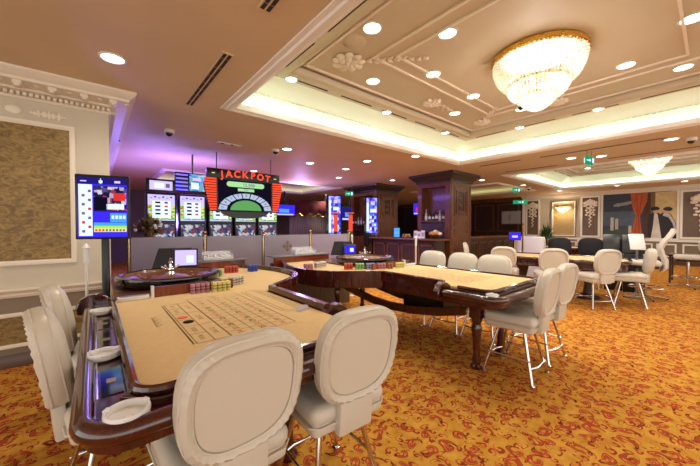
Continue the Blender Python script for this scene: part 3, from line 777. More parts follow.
def roulette_wheel(x, y, label):
    t = thing('roulette_wheel', label, 'roulette wheel', (x, y, HT+.02)); t.scale = (1.12, 1.12, 1.25)
    mb = MB(); mb.lathe([(.20, 0), (.36, 0), (.40, .02), (.415, .06), (.41, .075), (.39, .08), (.375, .072), (.36, .05)], M['black_gloss'], seg=48, cap=False); mb.build('bowl', t, fix=False)
    mb = MB(); mb.lathe([(.374, .072), (.36, .05), (.28, .032), (.275, .028)], M['wood2'], seg=48, cap=False)
    for k in range(8):
        a = PI/4*k; mb.sphere((.315*math.cos(a), .315*math.sin(a), .044), .012, M['chrome'], 6, 4, (1, 1, .6))
    mb.build('ball_track', t, fix=False)
    mb = MB()
    for k in range(37):
        a0 = 2*PI*k/37; a1 = 2*PI*(k+1)/37; mt = M['chip_green2'] if k == 0 else (M['print_red'] if k % 2 else M['print_black'])
        q = [(r*math.cos(a), r*math.sin(a), zz) for r, zz in ((.275, .03), (.225, .026)) for a in (a0, a1)]
        mb.add(q, [(0, 1, 3, 2)], mt)
        a0_ = [(r*math.cos(a0), r*math.sin(a0), zz) for r, zz in ((.235, .027), (.19, .022), (.19, .034), (.235, .034))]
        mb.add(a0_, [(0, 1, 2, 3)], M['chrome'])
        q = [(r*math.cos(a), r*math.sin(a), zz) for r, zz in ((.225, .024), (.185, .020)) for a in (a0, a1)]
        mb.add(q, [(0, 1, 3, 2)], mt)
    mb.build('number_ring', t, fix=False)
    mb = MB(); mb.lathe([(.19, .022), (.185, .03), (.12, .05), (.05, .065), (0, .066)], M['wood2'], seg=32, cap=False); mb.build('rotor', t, fix=False)
    mb = MB(); mb.lathe([(.05, .06), (.03, .08), (.018, .09), (.03, .105), (.014, .12), (.012, .15), (.022, .16), (.01, .175), (.014, .19), (0, .2)], M['chrome'], seg=12)
    for k in range(4):
        a = PI/2*k+.4; mb.tube([(0, 0, .105), (.05*math.cos(a), .05*math.sin(a), .11), (.075*math.cos(a), .075*math.sin(a), .125)], .006, M['chrome'], 6); mb.sphere((.078*math.cos(a), .078*math.sin(a), .127), .011, M['chrome'], 6, 4)
    mb.build('turret', t, fix=False)
    return t
roulette_wheel(.6, 3.6, 'roulette wheel with chrome turret on the near table')
roulette_wheel(3.32, 3.6, 'roulette wheel with chrome turret on the second, farther table')

# ashtrays
def ashtray(x, y, z, label, r=.062, sc=1.):
    mb = MB(); mb.lathe([(r*.8, 0), (r, .008), (r*1.05, .026), (r*1.02, .034), (r*.9, .034), (r*.85, .014), (0, .012)], M['white'], seg=32)
    for k in range(3):
        a = 2*PI*k/3+.5; mb.rbox(-.009, .009, -.012, .012, .026, .037, M['white'], .003, 1, Rz(a) @ Tr(r*.96, 0, 0))
    o = mb.build('ashtray', loc=(x, y, z)); o.scale = (sc, sc, 1)
    return tag(o, label, 'ashtray')
ashtray(.075, 1.21, .8315, 'white ceramic ashtray at the nearest corner of the near table rail')
ashtray(.03, 1.84, .8315, 'white ceramic ashtray halfway along the left rail, beside the nearest left chair')
ashtray(.03, 2.79, .8315, 'white ceramic ashtray at the far end of the left rail, below the monitor pole')
ashtray(3.92-1.27, 1.24, .8315, 'small white ashtray on the rail corner of the second roulette table', .05)

# chips
def chip_stack(x, y, h, c, label, group, z=HT):
    mb = MB(); n = max(2, int(h/.012)); r = .0195
    for k in range(n): mb.lathe([(r*.93, k*h/n), (r, k*h/n+.001), (r, (k+1)*h/n-.002), (r*.93, (k+1)*h/n-.001)], M[c if k % 2 else c+'2'] if (k % 3) else M[c], seg=12, smooth=False)
    o = mb.build('chip_stack', loc=(x, y, z), fix=False); return tag(o, label, 'chip stack', group)
def chip_block(x, y, nx, ny, c, colour, where, ang=0, h=.085):
    first = None
    for j in range(ny):
        for i in range(nx):
            px = x+.041*(i*math.cos(ang)-j*math.sin(ang)); py = y+.041*(i*math.sin(ang)+j*math.cos(ang))
            lab = 'stack of %s chips %s' % (colour, where)
            if first is None: first = chip_stack(px, py, h, c, lab, '%s chips %s' % (colour, where))
            else:
                q = first.copy(); COL.objects.link(q); q.location = (px, py, HT)
W1 = 'beside the near table guard board'
chip_block(.655, 2.93, 4, 1, 'chip_pink', 'pink', 'right of the near wheel guard board')
chip_block(.83, 2.90, 4, 2, 'chip_yellow', 'yellow', 'in front of the near wheel')
chip_block(1.06, 3.08, 4, 2, 'chip_white', 'grey-white', 'behind the yellow chips on the near table', .5)
chip_block(1.10, 3.75, 2, 2, 'chip_green', 'pale green', 'at the right edge of the near wheel')
chip_block(1.28, 3.95, 4, 2, 'chip_red', 'orange-red', 'at the far end of the near table')
chip_block(1.56, 3.9, 3, 2, 'chip_blue', 'blue', 'at the far right end of the near table')
T2 = lambda x: 3.92-x
chip_block(T2(1.72), 3.55, 3, 2, 'chip_pink', 'dusty pink', 'at the left tip of the second table')
chip_block(T2(1.5), 3.62, 5, 2, 'chip_white', 'grey-white', 'near the left tip of the second table', .2)
chip_block(2.64, 3.25, 3, 2, 'chip_red', 'coral red', 'first of the row on the second table', -.55)
chip_block(2.76, 3.15, 3, 2, 'chip_green', 'green', 'second of the row on the second table', -.55)
chip_block(2.88, 3.06, 3, 2, 'chip_lilac', 'lilac', 'third of the row on the second table', -.55)
chip_block(3.01, 2.98, 3, 2, 'chip_pink', 'rose', 'fourth of the row on the second table', -.55)
chip_block(3.14, 2.91, 2, 1, 'chip_brown', 'brown', 'fifth of the row on the second table', -.55)
chip_block(3.26, 2.87, 4, 1, 'chip_yellow', 'pale yellow', 'ending the row on the second table', -.1)
for x, y, mt, lb in ((.432, 2.2, 'orange', 'single orange round marker lying on the near felt layout'), (.437, 2.07, 'print_black', 'single black round marker lying beside the orange one on the near felt')):
    mb = MB(); mb.lathe([(.027, 0), (.03, .001), (.03, .004), (.027, .005), (0, .005)], M[mt], seg=24); tag(mb.build('round_marker', loc=(x, y, HT+.0014)), lb, 'marker')
for x, y, r_, lb in ((1.12, 1.86, .5, 'small clear plastic card holder on the near felt beside the end block'),):
    mb = MB(); mb.rbox(-.05, .05, -.025, .025, 0, .006, M['acrylic'], .002, 1); mb.rbox(-.05, .05, -.004, .0, .006, .03, M['acrylic'], .001, 1); mb.rbox(-.05, .05, .016, .02, .006, .03, M['acrylic'], .001, 1)
    tag(mb.build('card_holder', loc=(x, y, HT), rotz=.2), lb, 'holder')
for x, lb in ((.235, 'pale grey block lying left of the guard board on the near table'), (T2(.235), 'pale grey block lying beside the guard board on the second table')):
    mb = MB(); mb.rbox(-.105, .105, -.03, .03, 0, .032, M['whitep'], .006); mb.rbox(-.09, .09, -.02, .02, .032, .036, M['grey'], .002, 1); tag(mb.build('plastic_tray', loc=(x, 2.99, HT)), lb, 'tray')

# terminals on the back shelf
def terminal(x, y, z, rot, label, tilt=.25, scr='sc_lilac', w=.30, h=.22, back=True):
    t = thing('croupier_terminal', label, 'computer monitor', (x, y, z), rot)
    mb = MB(); mb.rbox(-.10, .10, -.07, .07, 0, .015, M['black'], .004); mb.rbox(-.02, .02, .0, .03, .015, .12, M['black'], .004); mb.build('stand', t, fix=False)
    T = Tr(0, -.02, .07) @ Matrix.Rotation(-tilt, 4, 'X')
    mb = MB(); mb.rbox(-w/2, w/2, -.012, .018, 0, h, M['black'], .005, 2, T); mb.build('casing', t, fix=False)
    mb = MB(); T2_ = T @ Tr(0, -.0135, 0) @ Matrix.Rotation(PI/2, 4, 'X')
    flat(mb, -w/2+.018, w/2-.018, .02, h-.02, M[scr], T2_); flat(mb, w*.02, w*.32, .05, h*.62, M['sc_white'], T2_ @ Tr(0, 0, .0006)); mb.build('screen', t, fix=False)
    return t
terminal(.87, 4.22, .885, -.25, 'small tilted touch monitor with pale blue picture on the near table back shelf', scr='sc_lilac', w=.27, h=.23)
terminal(3.52, 4.22, .885, -.55, 'small monitor with glowing blue screen on the second table back shelf', scr='sc_blue', w=.22, h=.19)
for x, r_, w_, lb in ((.76, -.25, .46, 'large black display seen from behind on the near table back shelf'), (3.5, -.6, .42, 'large black display seen from behind on the second table back shelf')):
    t = thing('results_display', lb, 'computer monitor', (x, 4.42 if x > 2 else 4.38, .885), r_)
    mb = MB(); mb.rbox(-.08, .08, -.06, .06, 0, .012, M['black'], .004); mb.rbox(-.03, .03, -.01, .02, .012, .12, M['black'], .004); mb.build('stand', t, fix=False)
    mb = MB(); T = Tr(0, .0, .05) @ Matrix.Rotation(-.2, 4, 'X'); mb.prism([(-w_/2, 0), (w_/2, 0), (w_/2-.02, .25), (-w_/2+.07, .25)], -.03, .03, M['black'], T @ Matrix.Rotation(PI/2, 4, 'X')); mb.build('casing', t, bevel=.008)
for x, lb in ((1.36, 'clear acrylic rack of cards on the near table back shelf'), (2.8, 'clear acrylic rack of cards on the second table back shelf')):
    t = thing('acrylic_rack', lb, 'rack', (x, 4.6, .98))
    mb = MB(); mb.rbox(-.2, .2, -.07, .07, 0, .008, M['acrylic'], .002, 1); mb.rbox(-.2, .2, .055, .065, .008, .12, M['acrylic'], .002, 1); mb.rbox(-.2, .2, -.065, -.058, .008, .05, M['acrylic'], .002, 1)
    for k in (-1, 1): mb.rbox(k*.2-.003, k*.2+.003, -.065, .065, .008, .08, M['acrylic'], .001, 1)
    mb.build('rack_body', t, fix=False)
    mb = MB()
    for k in range(9): mb.rbox(-.18+k*.041, -.155+k*.041, -.04, .05, .01, .06+.012*(k % 2), M['whitep'], .003, 1)
    mb.build('card_decks', t, fix=False)

# ------------------------------------------------------------------ casino chairs
def chair_mesh_back(mat, w=.46, h=.45):
    """padded back: rear centre panel, pleated border roll and plump front; local x across, z up, -y is the rear"""
    mb = MB(); N = 96; hw, hh = w/2, h/2
    def outline(t):
        a = 2*PI*t; c, s_ = math.cos(a), math.sin(a); p = 2/3.3 if s_ > 0 else 2/2.9
        x = math.copysign(abs(c)**p, c); z = math.copysign(abs(s_)**p, s_)
        return x*(1.0-.06*max(0, -z)), z
    rings = [(0.0, -.034), (.55, -.036), (.78, -.036), (.80, -.030), (.83, -.044), (.90, -.052), (.965, -.042), (1.0, -.018), (1.0, .006), (.975, .022), (.965, .016), (.93, .034), (.80, .052), (.5, .064), (0, .068)]
    vs = []; fs = []
    for k, (r, d) in enumerate(rings):
        if r == 0: vs.append((0, d, 0)); continue
        for i in range(N):
            x, z = outline(i/N); q = 1
            if .82 < r < 1.01 and d < 0: d2 = d*(1+.06*math.sin(i*2*PI/3)); q = 1+.006*math.sin(i*2*PI/3)
            else: d2 = d
            vs.append((x*hw*r*q, d2, z*hh*r*q))
    idx = []; o = 0
    for r, d in rings:
        idx.append(o); o += 1 if r == 0 else N
    for k in range(len(rings)-1):
        a, b = idx[k], idx[k+1]
        for i in range(N):
            j = (i+1) % N
            if rings[k][0] == 0: fs.append((a, b+i, b+j))
            elif rings[k+1][0] == 0: fs.append((a+i, b, a+j))
            else: fs.append((a+i, b+i, b+j, a+j))
    mb.add(vs, fs, mat, True)
    # piping cords
    for rr, dd in ((.815, -.038), (.985, -.03), (.975, .022)):
        mb.tube([(outline(i/48)[0]*hw*rr, dd, outline(i/48)[1]*hh*rr) for i in range(48)], .0045, mat, 6, True)
    return mb
def make_chair(mat, label, legs=True, leg_mat='chrome'):
    t = thing('casino_chair', label, 'chair')
    T = Tr(0, -.272, .845) @ Matrix.Rotation(math.radians(9), 4, 'X')
    mb = chair_mesh_back(mat); mb.v = [tuple(T @ Vector(p)) for p in mb.v]; mb.build('backrest', t)
    mb = MB()
    mb.rbox(-.10, .10, -.025, .025, -.43, -.20, mat, .012, 2, Tr(0, -.268, .89) @ Matrix.Rotation(math.radians(4), 4, 'X'))
    mb.build('back_strap', t, fix=False)
    mb = MB(); mb.rbox(-.215, .215, -.225, .225, .465, .545, mat, .03, 3); mb.rbox(-.225, .225, -.235, .235, .52, .615, mat, .045, 4); mb.tube([(-.19, -.237, .525), (.19, -.237, .525), (.228, -.2, .525), (.228, .2, .525), (.19, .237, .525), (-.19, .237, .525), (-.228, .2, .525), (-.228, -.2, .525)], .005, mat, 6, True)
    mb.build('seat', t, fix=False)
    lm = M[leg_mat]
    for sx in (-1, 1):
        for sy in (-1, 1):
            mb = MB(); mb.tube([(sx*.12, sy*.12, .45), (sx*.21, sy*.22, .012)], .014, lm, 10); mb.lathe([(.024, 0), (.026, .008), (.014, .016)], lm, (sx*.212, sy*.222, 0), 12)
            mb.build('leg', t, fix=False)
    mb = MB(); z = .15; a = .185; b = .193
    mb.tube([(-a, b, z), (-a*.5, b+.035, z), (a*.5, b+.035, z), (a, b, z)], .009, lm, 8)
    mb.tube([(-a, -b, z), (-a*.5, -b-.035, z), (a*.5, -b-.035, z), (a, -b, z)], .009, lm, 8)
    for sx in (-1, 1): mb.tube([(sx*a, -b, z+.06), (sx*a, b, z+.06)], .008, lm, 8)
    mb.build('footrest', t, fix=False)
    return t
# (x, y, facing angle from +y, label, material)
ch0 = make_chair(M['vinyl'], 'cream padded casino chair, frontmost of all, with its back towards the viewer')
ch0.location = (.40, 1.37, 0); ch0.rotation_euler = (0, 0, math.radians(3))
CH = [
 (.98, 1.37, -3, 'cream padded casino chair at the near table, right of the frontmost chair'),
 (.10, 2.05, -82, 'cream padded chair tucked under the left rail of the near table, nearer one'),
 (.08, 2.84, -80, 'cream padded chair at the left rail of the near table, farther one'),
 (3.93, 2.95, 90, 'cream padded chair behind the second table, leftmost of three in a row'),
 (3.93, 2.42, 90, 'cream padded chair behind the second table, middle of three in a row'),
 (3.95, 1.95, 92, 'cream padded chair behind the second table, rightmost of three in a row'),
 (3.22, 1.27, 2, 'nearer cream padded chair at the right end of the second roulette table'),
 (3.84, 1.3, -4, 'cream padded chair half hidden behind another at the second table right end'),
]
for x, y, a, lb in CH: dup(ch0, (x, y, 0), math.radians(a), lb)
FAR = [
 (6.45, 2.75, -75, 'cream padded chair at the left end of the far card table'),
 (7.25, 3.75, -150, 'cream chair behind the left end of the far card table, seen edge on'),
 (6.55, 2.0, -60, 'cream padded chair at the middle of the far card table, back to viewer'),
 (6.95, 1.42, -35, 'cream padded chair with chrome legs at the far card table, second from right'),
 (7.55, 1.02, 15, 'cream padded chair at the right end of the far card table, turned left'),
 (10.4, 1.95, 70, 'cream padded chair beyond the far card table, left of the black console'),
 (12.9, 2.9, 100, 'cream padded chair far beyond the black chairs, by the wall'),
]
for x, y, a, lb in FAR: dup(ch0, (x, y, 0), math.radians(a), lb)
cb = make_chair(M['black_fabric'], 'black fabric chair behind the far card table, left of the black pair')
cb.location = (9.0, 2.5, 0); cb.rotation_euler = (0, 0, math.radians(110)); cb.scale = (1.1, 1.1, 1.1)
dup(cb, (9.2, 1.98, 0), math.radians(95), 'black fabric chair behind the far card table, right of the black pair')
# ------------------------------------------------------------------ ceiling fittings
def downlight(x, y, z, label, tilt=None, power=52, lens='lamp', r=.085):
    t = thing('recessed_downlight', label, 'ceiling light', (x, y, z))
    mb = MB(); mb.lathe([(r, -.001), (r+.022, -.001), (r+.02, -.010), (r+.004, -.012), (r, -.006)], M['whitep'], seg=28, cap=False); mb.build('trim_ring', t, fix=False)
    mb = MB(); mb.lathe([(0, -.004), (r, -.004)], M[lens], seg=28); mb.build('lens', t, fix=False)
    light('SPOT', (x, y, z-.03), power, WARM, .07, spot=2.7, blend=.8)
    return t
LOW = [
 (.15, 3.57, 'large round downlight in front of the left wall cornice'),
 (2.96, 5.49, 'round downlight right of the dome camera above the jackpot sign'),
 (4.03, 6.33, 'round downlight above and right of the jackpot sign, small'),
 (4.94, 5.28, 'round downlight above the brass partition posts, left of the first column crown'),
 (5.18, 6.37, 'small round downlight above the middle brass post'),
 (5.41, 4.23, 'round downlight beyond the coffer corner, left of the brown column'),
 (7.82, .53, 'round downlight at the right edge between the two coffers'),
 (8.24, 2.11, 'round downlight left of the green exit sign between the coffers'),
 (8.51, 1.63, 'round downlight right of the green exit sign between the coffers'),
 (9.84, 4.98, 'round downlight right of the brown column crown'),
 (12.2, 4.6, 'small round downlight near the green exit sign at the wood wall'),
 (15.2, 4.3, 'small round downlight above the gold sconce panel'),
 (15.0, 2.4, 'small round downlight above the mural'),
 (15.3, .7, 'small round downlight above the right ornament panel'),
 (7.6, 6.9, 'small round downlight between the two wooden columns'),
 (5.9, 7.6, 'small round downlight left of the rear dark column'),
 (8.6, 12.0, 'tiny round downlight over the burgundy curtains, left one'),
 (9.5, 11.6, 'tiny round downlight over the burgundy curtains, right one'),
 (3.4, 8.2, 'small round downlight behind the top of the jackpot sign'),
 (9.9, 6.6, 'small round downlight behind the brown column, left side'),
]
for x, y, lb in LOW: downlight(x, y, Zc, lb)
HIGH = [
 (2.22, 2.3, 'round downlight in the raised coffer, left one nearest its corner rosette'),
 (2.89, 1.85, 'round downlight in the raised coffer between rosette and chandelier, front one'),
 (3.51, 2.46, 'round downlight in the raised coffer between rosette and chandelier, rear one'),
 (3.03, 3.12, 'round downlight in the raised coffer just behind the corner rosette'),
 (4.58, 2.47, 'round downlight in the raised coffer just left of the chandelier'),
 (5.01, 3.05, 'round downlight in the raised coffer by its far moulding'),
 (4.53, .18, 'large round downlight in the raised coffer at the top right edge'),
 (5.19, .76, 'round downlight in the raised coffer just right of the chandelier'),
 (5.82, .3, 'round downlight in the raised coffer, rightmost near the cove'),
 (5.72, 2.2, 'round downlight in the raised coffer behind the chandelier drops'),
]
for x, y, lb in HIGH: downlight(x, y, ZH, lb, power=36)
for x, y, lb in ((2.02, 3.62, 'round downlight on the cove ledge, left corner one'), (3.84, 3.62, 'round downlight on the cove ledge, middle one of the far side'), (5.6, 3.62, 'round downlight on the cove ledge, last before the far corner'), (6.42, 2.5, 'round downlight on the right cove ledge, beyond the chandelier'), (6.42, 1.28, 'round downlight on the right cove ledge, nearer the frame edge')):
    downlight(x, y, Zc+.4, lb, power=12, r=.07)
for x, y, lb in ((10.6, 3.2, 'small round downlight in the farther coffer, left one'), (11.2, 2.3, 'small round downlight in the farther coffer, middle one'), (10.7, 1.0, 'small round downlight in the farther coffer beside the small chandelier'), (13.2, 2.9, 'small round downlight in the farther coffer, rear one')):
    downlight(x, y, ZH, lb, power=36)

def vent(x, y, L, ang, label):
    t = thing('ceiling_vent', label, 'air vent', (x, y, Zc), ang)
    mb = MB(); mb.box(-L/2, L/2, -.05, .05, -.008, 0, M['ceiling']); mb.build('frame', t)
    for yy in (-.022, .022):
        mb = MB(); mb.box(-L/2+.02, L/2-.02, yy-.014, yy+.014, -.010, -.007, M['slot_dark'])
        for k in range(int(L/.2)): mb.box(-L/2+.1+k*.2, -L/2+.11+k*.2, yy-.014, yy+.014, -.012, -.009, M['grey'])
        mb.build('slot', t)
vent(.94, 3.56, 1.5, PI/2, 'long twin slot air vent left of the coffer, above the tables')
vent(.95, 1.6, 1.0, PI/2, 'twin slot air vent at the top left of the view')
vent(7.6, 1.55, 2.0, PI/2, 'long slot air vent between the coffers, near one')
vent(7.55, 3.4, 1.0, PI/2, 'short slot air vent between the coffers by the near coffer corner')
vent(8.9, 3.2, 1.3, PI/2, 'slot air vent beside the farther coffer corner')
vent(8.9, .8, 1.6, PI/2, 'long slot air vent beside the farther coffer, right side')
def dome_cam(x, y, z, label):
    t = thing('dome_camera', label, 'security camera', (x, y, z))
    mb = MB(); mb.lathe([(.075, 0), (.075, -.03), (.07, -.05), (.055, -.052)], M['whitep'], seg=24); mb.build('housing', t, fix=False)
    mb = MB(); mb.sphere((0, 0, -.05), .052, M['black_gloss'], 16, 10); mb.build('dome', t, fix=False)
dome_cam(.94, 5.63, Zc, 'dome security camera on the low ceiling between left wall and jackpot sign')
dome_cam(2.8, 5.67, Zc, 'dome security camera beside the bright downlight above the jackpot sign')
dome_cam(.32, 6.6, Zc, 'dome security camera at the end of the left wall cornice')
dome_cam(5.5, 2.12, ZH, 'dome security camera in the raised coffer left below the chandelier')
dome_cam(13.16, 4.75, Zc, 'dome security camera above the left ornament panel of the far wall')
dome_cam(8.0, .3, Zc, 'dome security camera at the right edge of the view')
mb = MB(); mb.lathe([(0, -.02), (.09, -.02), (.12, -.012), (.13, 0)], M['ceil_in'], seg=28); tag(mb.build('ceiling_speaker', loc=(2.24, 2.6, ZH), fix=False), 'round ceiling speaker beside the corner rosette in the raised coffer', 'speaker')
mb = MB(); mb.rbox(-.22, .22, -.05, .05, -.012, 0, M['whitep'], .004); mb.sphere((-.12, 0, -.012), .03, M['slot_dark'], 10, 6, (1, 1, .3)); mb.sphere((.06, 0, -.012), .03, M['slot_dark'], 10, 6, (1, 1, .3)); tag(mb.build('ceiling_detector', loc=(1.95, 5.85, Zc), rotz=.1, fix=False), 'long white detector plate on the low ceiling above the jackpot sign', 'detector')

def exit_sign(x, y, z, rot, label, w=.36):
    t = thing('exit_sign', label, 'exit sign', (x, y, z), rot)
    mb = MB(); mb.rbox(-w/2, w/2, -.02, .02, 0, .17, M['exit'], .004, 1); mb.build('lit_panel', t, fix=False)
    mb = MB()
    for sg in (-1, 1):
        T = Tr(0, -.0215*sg, .085) @ Rz(0 if sg > 0 else PI) @ Matrix.Rotation(PI/2, 4, 'X')
        mb.add([(-.11, -.01, 0), (-.02, -.01, 0), (-.02, -.04, 0), (.03, 0, 0), (-.02, .04, 0), (-.02, .01, 0), (-.11, .01, 0)], [(0, 1, 2, 3, 4, 5, 6)], M['sc_white'], False, T)
        flat(mb, .07, .13, -.05, .05, M['sc_white'], T)
    mb.build('arrow_symbol', t, fix=False)
    mb = MB()
    for sx in (-1, 1): mb.tube([(sx*w*.35, 0, .168), (sx*w*.35, 0, Zc-z)], .006, M['grey'], 6)
    mb.build('hanger', t, fix=False)
exit_sign(7.75, 1.68, 2.72, -.3, 'green lit exit sign hanging between the two coffers', .2)
exit_sign(7.4, 8.9, 2.62, -.6, 'green lit sign hanging left of the rear dark column', .3)
exit_sign(11.9, 4.72, 2.72, -.5, 'small green lit sign hanging before the wood wall, upper one', .3)
exit_sign(15.2, 5.85, 2.52, -.85, 'green lit exit sign beside the left ornament panel, lower one', .62)

# ------------------------------------------------------------------ chandeliers
def chandelier(x, y, s, label):
    t = thing('crystal_chandelier', label, 'chandelier', (x, y, ZH))
    mb = MB(); mb.lathe([(.50*s, 0), (.60*s, 0), (.61*s, -.02*s), (.60*s, -.06*s), (.57*s, -.075*s), (.56*s, -.02*s)], M['gold'], seg=48, cap=False)
    for k in range(16):
        a = 2*PI*k/16; mb.sphere((.6*s*math.cos(a), .6*s*math.sin(a), -.035*s), .02*s, M['gold'], 8, 6)
    mb.build('gilt_ring', t, fix=False)
    mb = MB(); mb.lathe([(.0, -.0), (.50*s, -.0), (.5*s, -.01), (0, -.012)], M['whitep'], seg=32)
    for r, z in ((.38, -.33), (.22, -.47)): mb.lathe([(r*s, z*s), (r*s+.015, z*s), (r*s+.015, z*s-.02), (r*s, z*s-.02)], M['gold'], seg=40, cap=False)
    mb.build('frame', t, fix=False)
    tiers = [((.585, -.05), (.58, -.2), (.50, -.32), (.36, -.36)), ((.40, -.33), (.40, -.41), (.33, -.49), (.21, -.51)), ((.23, -.48), (.23, -.54), (.17, -.60), (.03, -.64))]
    for ti, cps in enumerate(tiers):
        mb = MB(); n = (72, 52, 32)[ti]; K = (13, 8, 8)[ti]
        for i in range(n):
            a = 2*PI*i/n
            for k in range(K+1):
                u = min(1, (k+.5*(i % 2))/K); b = [(1-u)**3, 3*u*(1-u)**2, 3*u*u*(1-u), u**3]
                r = sum(b[q]*cps[q][0] for q in range(4))*s; z = sum(b[q]*cps[q][1] for q in range(4))*s
                if r < .02: continue
                d = min(.021*s, PI*r/n*.9)*random.uniform(.55, 1.0)
                c = (r*math.cos(a), r*math.sin(a), z)
                mb.add([(c[0]+d, c[1], c[2]), (c[0], c[1]+d, c[2]), (c[0]-d, c[1], c[2]), (c[0], c[1]-d, c[2]), (c[0], c[1], c[2]+.024*s), (c[0], c[1], c[2]-.024*s)], [(0, 1, 4), (1, 2, 4), (2, 3, 4), (3, 0, 4), (1, 0, 5), (2, 1, 5), (3, 2, 5), (0, 3, 5)], M['crystal'])
        mb.build('crystal_tier', t, fix=False)
    for k in range(12):
        a = 2*PI*k/12; r = .36*s if k % 2 else .24*s; z = -.2*s if k % 2 else -.32*s
        mb = MB(); mb.sphere((0, 0, 0), .026*s, M['bulb'], 8, 6, (1, 1, 1.4)); mb.tube([(0, 0, .03*s), (0, 0, .03*s-z*.4)], .006, M['gold'], 6)
        mb.build('bulb', t, (r*math.cos(a), r*math.sin(a), z), fix=False)
    t.scale = (.83, .83, 1)
    light('POINT', (x, y, ZH-.28*s), 17*s*s, (1, .93, .84), .12)
    light('POINT', (x, y, ZH-.72*s), 14*s*s, (1, .93, .84), .1)
chandelier(4.1, 1.4, 1.0, 'large tiered crystal chandelier with gilt ring in the near coffer')
chandelier(11.9, 1.22, .93, 'small looking crystal chandelier in the farther coffer')

# wall sconce
t = thing('wall_sconce', 'lit crystal wall sconce on the gold panel of the far wall', 'wall lamp', (XF-.06, 4.62, 2.2))
mb = MB(); mb.rbox(-.02, .03, -.32, .32, .2, .26, M['gold'], .01); mb.build('bracket', t, fix=False)
mb = MB()
for i in range(13):
    y = -.3+i*.05; L = .36-abs(i-6)*.035
    for k in range(int(L/.05)): mb.sphere((-.05-.03*(k % 2), y, .2-k*.05-.02), .026, M['crystal'], 6, 4)
mb.build('crystal_drops', t, fix=False)
for y in (-.18, 0, .18):
    mb = MB(); mb.sphere((-.03, y, .13), .035, M['bulb'], 8, 6); mb.build('bulb', t, fix=False)
light('POINT', (XF-.3, 4.62, 2.25), 18, (1, .84, .6), .08)

# ------------------------------------------------------------------ monitor stand by the near table
t = thing('display_monitor_stand', 'tall black pole stand with upright blue lit display behind the near table', 'monitor stand', (.075, 3.44, 0), math.radians(-16))
mb = MB(); mb.rbox(-.17, .17, -.14, .14, 0, .02, M['black'], .006); mb.build('base', t, fix=False)
mb = MB(); mb.rbox(-.025, .025, -.02, .02, .02, 1.46, M['black'], .004); mb.build('pole', t, fix=False)
mb = MB(); mb.rbox(-.225, .225, -.055, -.015, 1.385, 1.965, M['black'], .008); casing = mb.build('display_casing', t, fix=False); casing.scale = (.84, 1, .95); casing.location = (0, 0, .03)
mb = MB(); T = face_mY(0, -.0555, 1.385)
def R(x0, x1, y0, y1, m_, l=0): flat(mb, x0, x1, y0, y1, M[m_], T @ Tr(0, 0, .0004*(l+1)))
R(-.205, .205, .02, .555, 'sc_blue'); R(-.205, .205, .495, .555, 'sc_navy', 1)
R(-.195, -.085, .03, .49, 'sc_white', 1); R(-.075, .2, .25, .48, 'sc_navy', 1)
R(-.07, .2, .26, .475, 'sc_photo', 2); R(-.07, .04, .26, .38, 'sc_black', 3); R(.09, .19, .35, .42, 'sc_red', 3); R(.03, .18, .27, .32, 'sc_white', 3)
R(.06, .2, .155, .235, 'sc_lblue', 1); R(-.075, .2, .12, .15, 'sc_lblue', 1); R(-.075, .2, .10, .12, 'sc_green', 1); R(-.075, .2, .065, .10, 'sc_yellow', 1)
for k in range(10): R(-.17+.05*(k % 2), -.145+.05*(k % 2), .06+.04*k, .083+.04*k, 'sc_red' if k in (1, 2, 5) else 'sc_grey', 2)
for k in range(4): R(.072+k*.032, .094+k*.032, .185, .215, 'sc_white', 2)
for k in range(9): R(-.065+k*.029, -.048+k*.029, .072, .09, 'sc_red' if k < 3 else 'sc_grey', 2)
R(-.03, .0, .505, .53, 'sc_white', 2); R(-.018, -.012, .50, .548, 'sc_white', 2); R(.1, .15, .51, .53, 'sc_lilac', 2); R(-.18, -.13, .515, .525, 'sc_lilac', 2)
mb.build('screen', casing, fix=False)

def white_post(x, y, h, label):
    mb = MB(); mb.lathe([(.05, 0), (.05, .01), (.012, .02), (.012, h-.16), (.02, h-.155), (.02, h-.02), (.034, h-.015), (.02, h+.0), (.012, h+.02), (0, h+.03)], M['whitep'], seg=14)
    tag(mb.build('slim_post', loc=(x, y, 0), fix=False), label, 'post')
white_post(-.06, 3.8, 1.27, 'slim white post standing left of the monitor pole by the left wall')
white_post(4.15, 4.9, 1.27, 'slim white post standing behind the second table wheel')
white_post(4.4, 3.43, 1.27, 'slim white post standing left of the three cream chairs')

